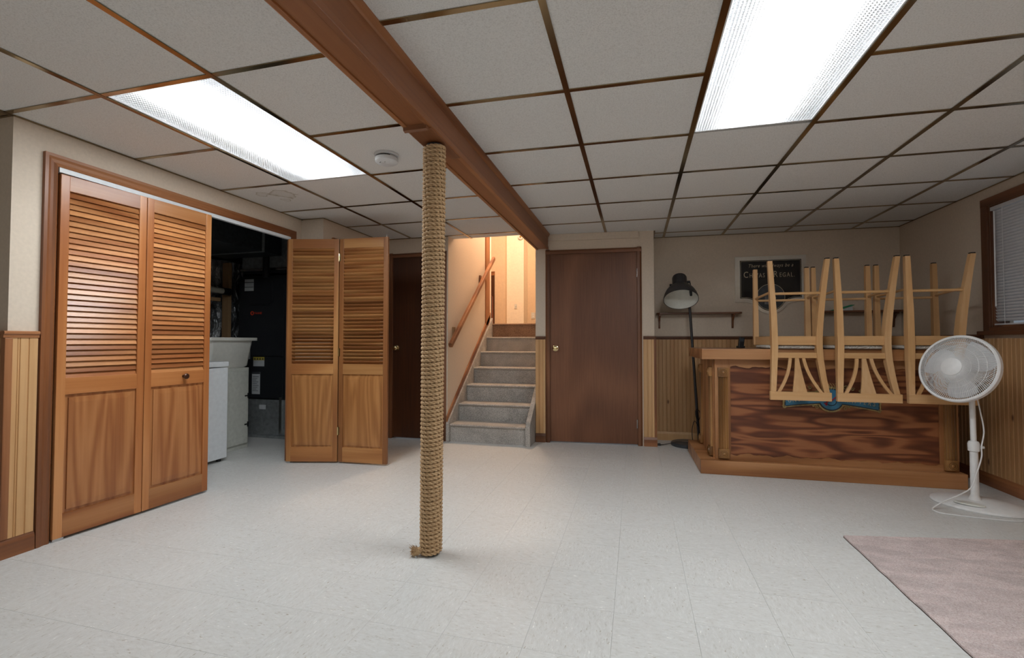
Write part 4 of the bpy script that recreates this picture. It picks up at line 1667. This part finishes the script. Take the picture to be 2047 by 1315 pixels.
def banner(gx, gz, dz0):
    """right half of the banner outline grown by g"""
    pts = []
    c = .105 + gx
    return c


def plq(g):
    up_, lo_p = [], []
    for k in range(0, 21):
        t = k / 20
        x = .075 + (.325 + g - .075) * t
        mid = .060 - .026 * t ** 1.4
        hh = .038 + .008 * t + g
        up_.append((x, mid + hh))
        lo_p.append((x, mid - hh))
    return up_, lo_p


def plaque_poly(g, R):
    up_, lo_p = plq(g)
    pts = []
    cz = .055
    # right tip
    right = up_ + list(reversed(lo_p))
    left = [(-x, z) for x, z in lo_p] + [(-x, z) for x, z in reversed(up_)]
    arc_b = []
    a0 = math.radians(-28)
    for q in range(0, 13):
        a = a0 + (math.radians(-152) - a0) * q / 12
        arc_b.append((R * math.cos(a), cz + R * math.sin(a)))
    arc_t = []
    for q in range(0, 13):
        a = math.radians(150) + (math.radians(30) - math.radians(150)) * q / 12
        arc_t.append((R * math.cos(a), cz + R * math.sin(a)))
    pts = right + arc_b + left + arc_t
    return pts


MB().prism(plaque_poly(.014, .100), -.012, 0, 'xz').build('gilt_border', M['gold'], pq)
MB().prism(plaque_poly(.004, .088), -.0145, -.0122, 'xz').build('dark_edge', M['navy'], pq)
MB().prism(plaque_poly(-.004, .079), -.0165, -.0147, 'xz').build('blue_field', M['blue'], pq)
sc_ = MB()
for s_ in (-1, 1):
    for (cx, cz, r_) in ((.10, -.012, .014), (.125, .0, .009), (.325, .03, .016), (.33, -.02, .016), (.10, .15, .018), (.15, .14, .014), (.20, .128, .012)):
        sp = []
        for q in range(22):
            a = q / 21 * 4.6 * PI / 2 + .4
            rr_ = r_ * (1 - q / 26)
            sp.append((s_ * (cx + rr_ * math.cos(a)), -.012, cz + rr_ * math.sin(a)))
        sc_.tube(sp, .0032, 6)
for k in range(5):
    sp = [(-.04 + .018 * k + .01 * math.sin(q * .4), -.013, .135 + q * .0052) for q in range(10)]
    sc_.tube(sp, [.0045 - .0003 * q for q in range(10)], 6)
tag(sc_.build('scrollwork', M['gold'], pq), kind='stuff')
rd = MB()
sp = [(-.05 + .1 * q / 24 + .012 * math.sin(q * .8), -.0175, .01 + .075 * q / 24 + .014 * math.cos(q * .7)) for q in range(25)]
rd.tube(sp, .0045, 6)
rd.build('red_flourish', M['red'], pq)
rd = MB()
sp = [(.035 * math.cos(q * .35 + 2.4), -.0172, .038 + .03 * math.sin(q * .35 + 2.4)) for q in range(13)]
rd.tube(sp, .003, 6)
rd.build('navy_flourish', M['navy'], pq)
for k, chr_ in enumerate('RAFTERS'):
    x = .105 + k * .0305
    t = (x - .075) / .25
    text(chr_, .047, M['plet'], 'lettering', pq, (x, -.0167, .060 - .026 * t ** 1.4 - .020), align='CENTER', sx=.8, rot=(PI / 2, math.radians(12 + 4 * t), 0))
for k, chr_ in enumerate('UNI'):
    x = -.29 + k * .033
    t = (-x - .075) / .25
    text(chr_, .047, M['plet'], 'lettering', pq, (x, -.0167, .060 - .026 * t ** 1.4 - .020), align='CENTER', sx=.8, rot=(PI / 2, -math.radians(12 + 4 * t), 0))

# small black object on the bar
rc = thing('cordless_phone', 'small black handset standing on the bar top', 'phone', (0.92, 4.62, 1.0222), (0, 0, .2))
mb = MB()
mb.box(-.028, .028, -.03, .03, 0, .02, .005)
mb.build('cradle', M['black'], rc)
mb = MB()
mb.box(-.022, .024, -.012, .014, .012, .10, .006, M=Matrix.Rotation(.12, 4, 'Y'))
mb.build('handset', M['black'], rc)
mb = MB()
mb.box(-.014, .016, -.0135, -.0125, .06, .088, M=Matrix.Rotation(.12, 4, 'Y'))
mb.build('display', M['basegrey'], rc)

# ------------------------------------------------------------------ upturned counter chairs
def chair(cx, cy, rz, label):
    t = thing('counter_chair', label, 'chair', (cx, cy, 1.0225), (0, 0, rz), 'upturned chairs on the bar')
    for s in (-1, 1):
        mb = MB()
        secs = []
        key = [(-.385, -.280, .188, .036, .034), (-.22, -.240, .170, .040, .036), (-.08, -.212, .158, .042, .05), (.03, -.205, .153, .043, .056), (.12, -.205, .155, .043, .058),
               (.28, -.222, .163, .041, .054), (.45, -.245, .176, .038, .04), (.60, -.266, .189, .034, .036), (.685, -.279, .197, .032, .034)]
        zs = np.linspace(-.385, .685, 30)
        kz = [k[0] for k in key]
        for z in zs:
            y, hw, w_, d_ = [float(np.interp(z, kz, [k[q] for k in key])) for q in (1, 2, 3, 4)]
            secs.append((s * hw, y, float(z), w_, d_))
        mb.slices(secs)
        lg = mb.build('leg', M['maple_z'], t)
        MB().box(s * .197 - .014, s * .197 + .014, -.293, -.265, .6852, .694, .001).build('felt_pad', M['felt'], lg)
    for s in (-1, 1):
        mb = MB()
        mb.slices([(s * .200, .165, .032, .040, .040), (s * .200, .165, .12, .040, .040), (s * .199, .170, .685, .032, .032)])
        lg = mb.build('leg', M['maple_z'], t)
        MB().box(s * .199 - .013, s * .199 + .013, .157, .183, .6852, .694, .001).build('felt_pad', M['felt'], lg)
    MB().box(-.135, .135, -.220, -.198, .032, .101, .002).build('apron', M['maple_x'], t)
    MB().box(-.182, .182, .158, .180, .032, .101, .002).build('apron', M['maple_x'], t)
    for s in (-1, 1):
        mb = MB()
        p0, p1 = (s * .150, -.184), (s * .200, .147)
        mb.prism([(p0[0] - .01, p0[1]), (p0[0] + .01, p0[1]), (p1[0] + .01, p1[1]), (p1[0] - .01, p1[1])], .032, .101, 'xy')
        mb.build('apron', M['maple_y'], t)
    mb = MB()
    mb.tube([(-.165, -.243, .433), (.165, -.243, .433)], .0105, 10)
    mb.build('stretcher', M['maple_x'], t)
    mb = MB()
    mb.tube([(-.186, .168, .413), (.186, .168, .413)], .010, 10)
    mb.build('stretcher', M['maple_x'], t)
    for s in (-1, 1):
        mb = MB()
        mb.tube([(s * .176, -.225, .45), (s * .199, .155, .43)], .010, 10)
        mb.build('stretcher', M['maple_y'], t)
    # cushion with a roped edge
    mb = MB()
    prof, n = [], 40
    rings = [(.93, .0305), (1.0, .024), (1.02, .016), (1.0, .008), (.93, .0015), (.5, .0005)]
    vs, fs = [], []
    for f, z in rings:
        for k in range(n):
            a = 2 * PI * k / n
            ca_, sa_ = math.cos(a), math.sin(a)
            e = .5
            x = .205 * f * abs(ca_) ** e * (1 if ca_ > 0 else -1)
            y = .19 * f * abs(sa_) ** e * (1 if sa_ > 0 else -1) - .005
            x *= 1 - .12 * (-(y) / .19 if y < 0 else 0)
            vs.append((x, y, z))
    for i in range(len(rings) - 1):
        for k in range(n):
            fs.append((i * n + k, i * n + (k + 1) % n, (i + 1) * n + (k + 1) % n, (i + 1) * n + k))
    fs += [tuple(range(n)), tuple(range((len(rings) - 1) * n, len(rings) * n))]
    mb.add(vs, fs, None, True)
    cu = mb.build('cushion', M['cushion'], t)
    mb = MB()
    N2 = 420
    ring = []
    for k in range(N2):
        a = 2 * PI * k / N2
        ca_, sa_ = math.cos(a), math.sin(a)
        x = .209 * abs(ca_) ** .5 * (1 if ca_ > 0 else -1)
        y = .194 * abs(sa_) ** .5 * (1 if sa_ > 0 else -1) - .005
        x *= 1 - .12 * (-(y) / .19 if y < 0 else 0)
        ring.append((x, y, .016))
    for st_ in range(2):
        path = []
        for k, p in enumerate(ring):
            q = ring[(k + 1) % N2]
            d = Vector(q) - Vector(p)
            nrm = Vector((d.y, -d.x, 0)).normalized()
            ph = k / N2 * 2 * PI * 60 + st_ * PI
            path.append(Vector(p) + nrm * .0055 * math.cos(ph) + Vector((0, 0, 1)) * .0055 * math.sin(ph))
        mb.tube(path, .0068, 5, closed=True)
    mb.build('piping', M['cushion'], cu)
    # back
    MB().box(-.142, .142, -.226, -.206, -.069, -.027, .002).build('back_rail', M['maple_x'], t)
    MB().box(-.208, .208, -.298, -.266, -.390, -.326, .002).build('crest_rail', M['maple_x'], t)

    def splat(fn, name):
        mb = MB()
        n = 16
        secs = []
        for k in range(n + 1):
            f = k / n
            z = -.330 + (.268) * f
            c, w_ = fn(1 - f)
            y = -.279 + (.279 - .215) * f
            secs.append((c, y, z, w_, .014))
        mb.slices(secs)
        mb.build(name, M['maple_z'], t)
    splat(lambda f: (0.004 * 0, .026 + .072 * f ** 1.3), 'splat')
    for s in (-1, 1):
        splat(lambda f, s=s: (s * (.046 + .022 * f + .078 * f * f), .022 + .002 * f), 'splat')
    return t


chair(1.212, 4.300, 0.0, 'pale wooden counter chair upside down on the bar in front of the sign')
chair(1.662, 4.306, 0.012, 'middle pale wooden counter chair upside down on the bar between two others')
chair(2.122, 4.312, 0.0, 'pale wooden counter chair upside down on the bar behind the pedestal fan')

# ------------------------------------------------------------------ pedestal fan
fn_ = thing('pedestal_fan', 'white pedestal fan standing in front of the bar end', 'fan', (2.145, 3.76, 0))
mb = MB()
mb.lathe([(0, 0), (1.0, 0), (1.02, .006), (1.0, .018), (.9, .028), (.5, .042), (.2, .052), (0, .054)], 48, Matrix.Translation((.035, .02, 0)) @ Matrix.Rotation(-.6, 4, 'Z') @ Matrix.Diagonal((.20, .20, 1, 1)) @ Matrix.Diagonal((1.22, .95, 1, 1)))
mb.build('base', M['white_pl'], fn_)
mb = MB()
mb.lathe([(0, 0), (.06, 0), (.055, .008), (0, .01)], 24, Matrix.Translation((-.07, -.07, .034)) @ Matrix.Rotation(-.6, 4, 'Z') @ Matrix.Diagonal((1.3, .6, 1, 1)))
mb.build('foot_panel', M['offwhite'], fn_)
mb = MB()
mb.lathe([(.034, .045), (.024, .07), (.0215, .08), (.0215, .38)], 20)
mb.build('lower_pole', M['white_pl'], fn_)
mb = MB()
mb.lathe([(.022, .36), (.03, .365), (.031, .41), (.026, .425), (.016, .43)], 20)
mb.cyl((.028, -.006, .39), .010, .022, 10, 'x')
mb.build('height_collar', M['white_pl'], fn_)
mb = MB()
mb.tube([(0, 0, .42), (-.004, 0, .80)], .0155, 16)
mb.build('upper_pole', M['white_pl'], fn_)
# head
dirv = Vector((-.84, -.52, .22)).normalized()
zq = dirv
xq = Vector((0, 0, 1)).cross(zq).normalized()
yq = zq.cross(xq)
HC = Vector((-.105, -.055, .905))
MH = Matrix.Translation(HC) @ Matrix((xq.to_4d(), yq.to_4d(), zq.to_4d(), (0, 0, 0, 1))).transposed()
MH = Matrix.Translation(HC) @ Matrix(((xq.x, yq.x, zq.x, 0), (xq.y, yq.y, zq.y, 0), (xq.z, yq.z, zq.z, 0), (0, 0, 0, 1)))
mb = MB()
mb.lathe([(0, -.20), (.04, -.195), (.062, -.17), (.066, -.10), (.058, -.075), (0, -.07)], 28, MH)
mb.tube([MH @ Vector((0, -.05, -.13)), MH @ Vector((0, -.08, -.12)), Vector((-.004, 0, .79)), Vector((-.004, 0, .76))], [.03, .026, .022, .019], 12)
mb.build('motor', M['white_pl'], fn_)
RG = .212
mb = MB()
mb.lathe([(RG + .004, -.020), (RG + .010, -.014), (RG + .010, .012), (RG + .004, .018), (RG - .006, .016), (RG - .006, -.018), (RG + .004, -.020)], 64, MH)
gr = mb.build('guard_rim', M['white_pl'], fn_)


def guard(front):
    mb = MB()
    n = 116
    s = 1 if front else -1

    def zof(r):
        f = 1 - (r / RG) ** 3
        return s * (.012 + .052 * f)
    for k in range(n):
        a0 = 2 * PI * k / n
        path = []
        for q in range(7):
            f = q / 6
            r = .055 + (RG - .055) * f
            a = a0 + (.35 * (1 - f) if front else 0)
            path.append(MH @ Vector((r * math.cos(a), r * math.sin(a), zof(r))))
        mb.tube(path, .0015, 4, caps=False)
    for r in (.10, .135, .17, RG - .004):
        path = [MH @ Vector((r * math.cos(2 * PI * q / 64), r * math.sin(2 * PI * q / 64), zof(r) - s * .002)) for q in range(64)]
        mb.tube(path, .0016, 4, closed=True)
    return tag(mb.build('front_guard' if front else 'rear_guard', M['white_pl'], fn_), kind='stuff')


guard(True)
guard(False)
mb = MB()
mb.lathe([(.058, .062), (.058, .068), (.05, .073), (0, .075)], 36, MH)
mb.build('centre_badge', M['white_pl'], fn_)
for b in range(3):
    mb = MB()
    vs, fs = [], []
    nu, nv = 8, 10
    for i in range(nu + 1):
        r = .035 + .155 * i / nu
        wd_ = (.55 + .35 * math.sin(PI * min(1, i / nu * .9)))
        for j in range(nv + 1):
            a = b * 2 * PI / 3 + .5 + (j / nv - .5) * wd_ * 1.5 + .25 * i / nu
            z = -.028 + .045 * (j / nv) - .01
            vs.append((r * math.cos(a), r * math.sin(a), z))
    m_ = len(vs)
    vs += [(x, y, z - .003) for x, y, z in vs]
    for i in range(nu):
        for j in range(nv):
            a = i * (nv + 1) + j
            q = (a, a + 1, a + nv + 2, a + nv + 1)
            fs.append(q)
            fs.append(tuple(m_ + t for t in reversed(q)))
    mb.add(vs, fs, MH, True)
    mb.build('blade', M['white_blade'], fn_)
mb = MB()
mb.lathe([(.036, -.05), (.036, .005), (.028, .018), (0, .02)], 24, MH)
mb.build('hub', M['white_blade'], fn_)
pts = [(.03, .02, .74), (.035, -.01, .62), (.045, -.02, .50), (.025, -.03, .40), (.02, -.035, .33), (-.02, -.05, .22), (-.06, -.07, .14), (-.14, -.09, .09), (-.22, -.10, .05), (-.30, -.13, .006),
       (-.30, -.20, .004), (-.20, -.23, .004), (-.05, -.25, .004), (.08, -.25, .004), (.16, -.20, .004), (.26, -.14, .004), (.36, -.08, .006)]
sm = []
for i in range(len(pts) - 1):
    p0_ = Vector(pts[max(i - 1, 0)])
    p1_, p2_ = Vector(pts[i]), Vector(pts[i + 1])
    p3_ = Vector(pts[min(i + 2, len(pts) - 1)])
    for q in range(8):
        t = q / 8
        v_ = 0.5 * ((2 * p1_) + (-p0_ + p2_) * t + (2 * p0_ - 5 * p1_ + 4 * p2_ - p3_) * t * t + (-p0_ + 3 * p1_ - 3 * p2_ + p3_) * t ** 3)
        v_.z = max(v_.z, .0042)
        sm.append(v_)
mb = MB()
mb.tube(sm, .004, 8)
mb.build('power_cord', M['white_pl'], fn_)

# ------------------------------------------------------------------ rug
rg = thing('area_rug', 'dusty pink low pile rug cut along a straight dark edge', 'rug', (1.9, 2.0, 0))
q = [(1.104, 2.99), (2.50, 3.26), (2.50, 0.4), (1.112, 0.4)]
mb = MB()
n = 40
pts = []
for k in range(4):
    a, b = Vector((*q[k], 0)), Vector((*q[(k + 1) % 4], 0))
    for j in range(n):
        p = a.lerp(b, j / n)
        pts.append((p.x - 1.9 + random.uniform(-.0025, .0025), p.y - 2.0 + random.uniform(-.0025, .0025)))
mb.prism(pts, .004, .012, 'xy')
mb.build('pile', M['rug'], rg)
mb = MB()
mb.prism([(x * 1.0015, y * 1.001) for x, y in pts], .0004, .0038, 'xy')
mb.build('backing', M['rug_back'], rg)
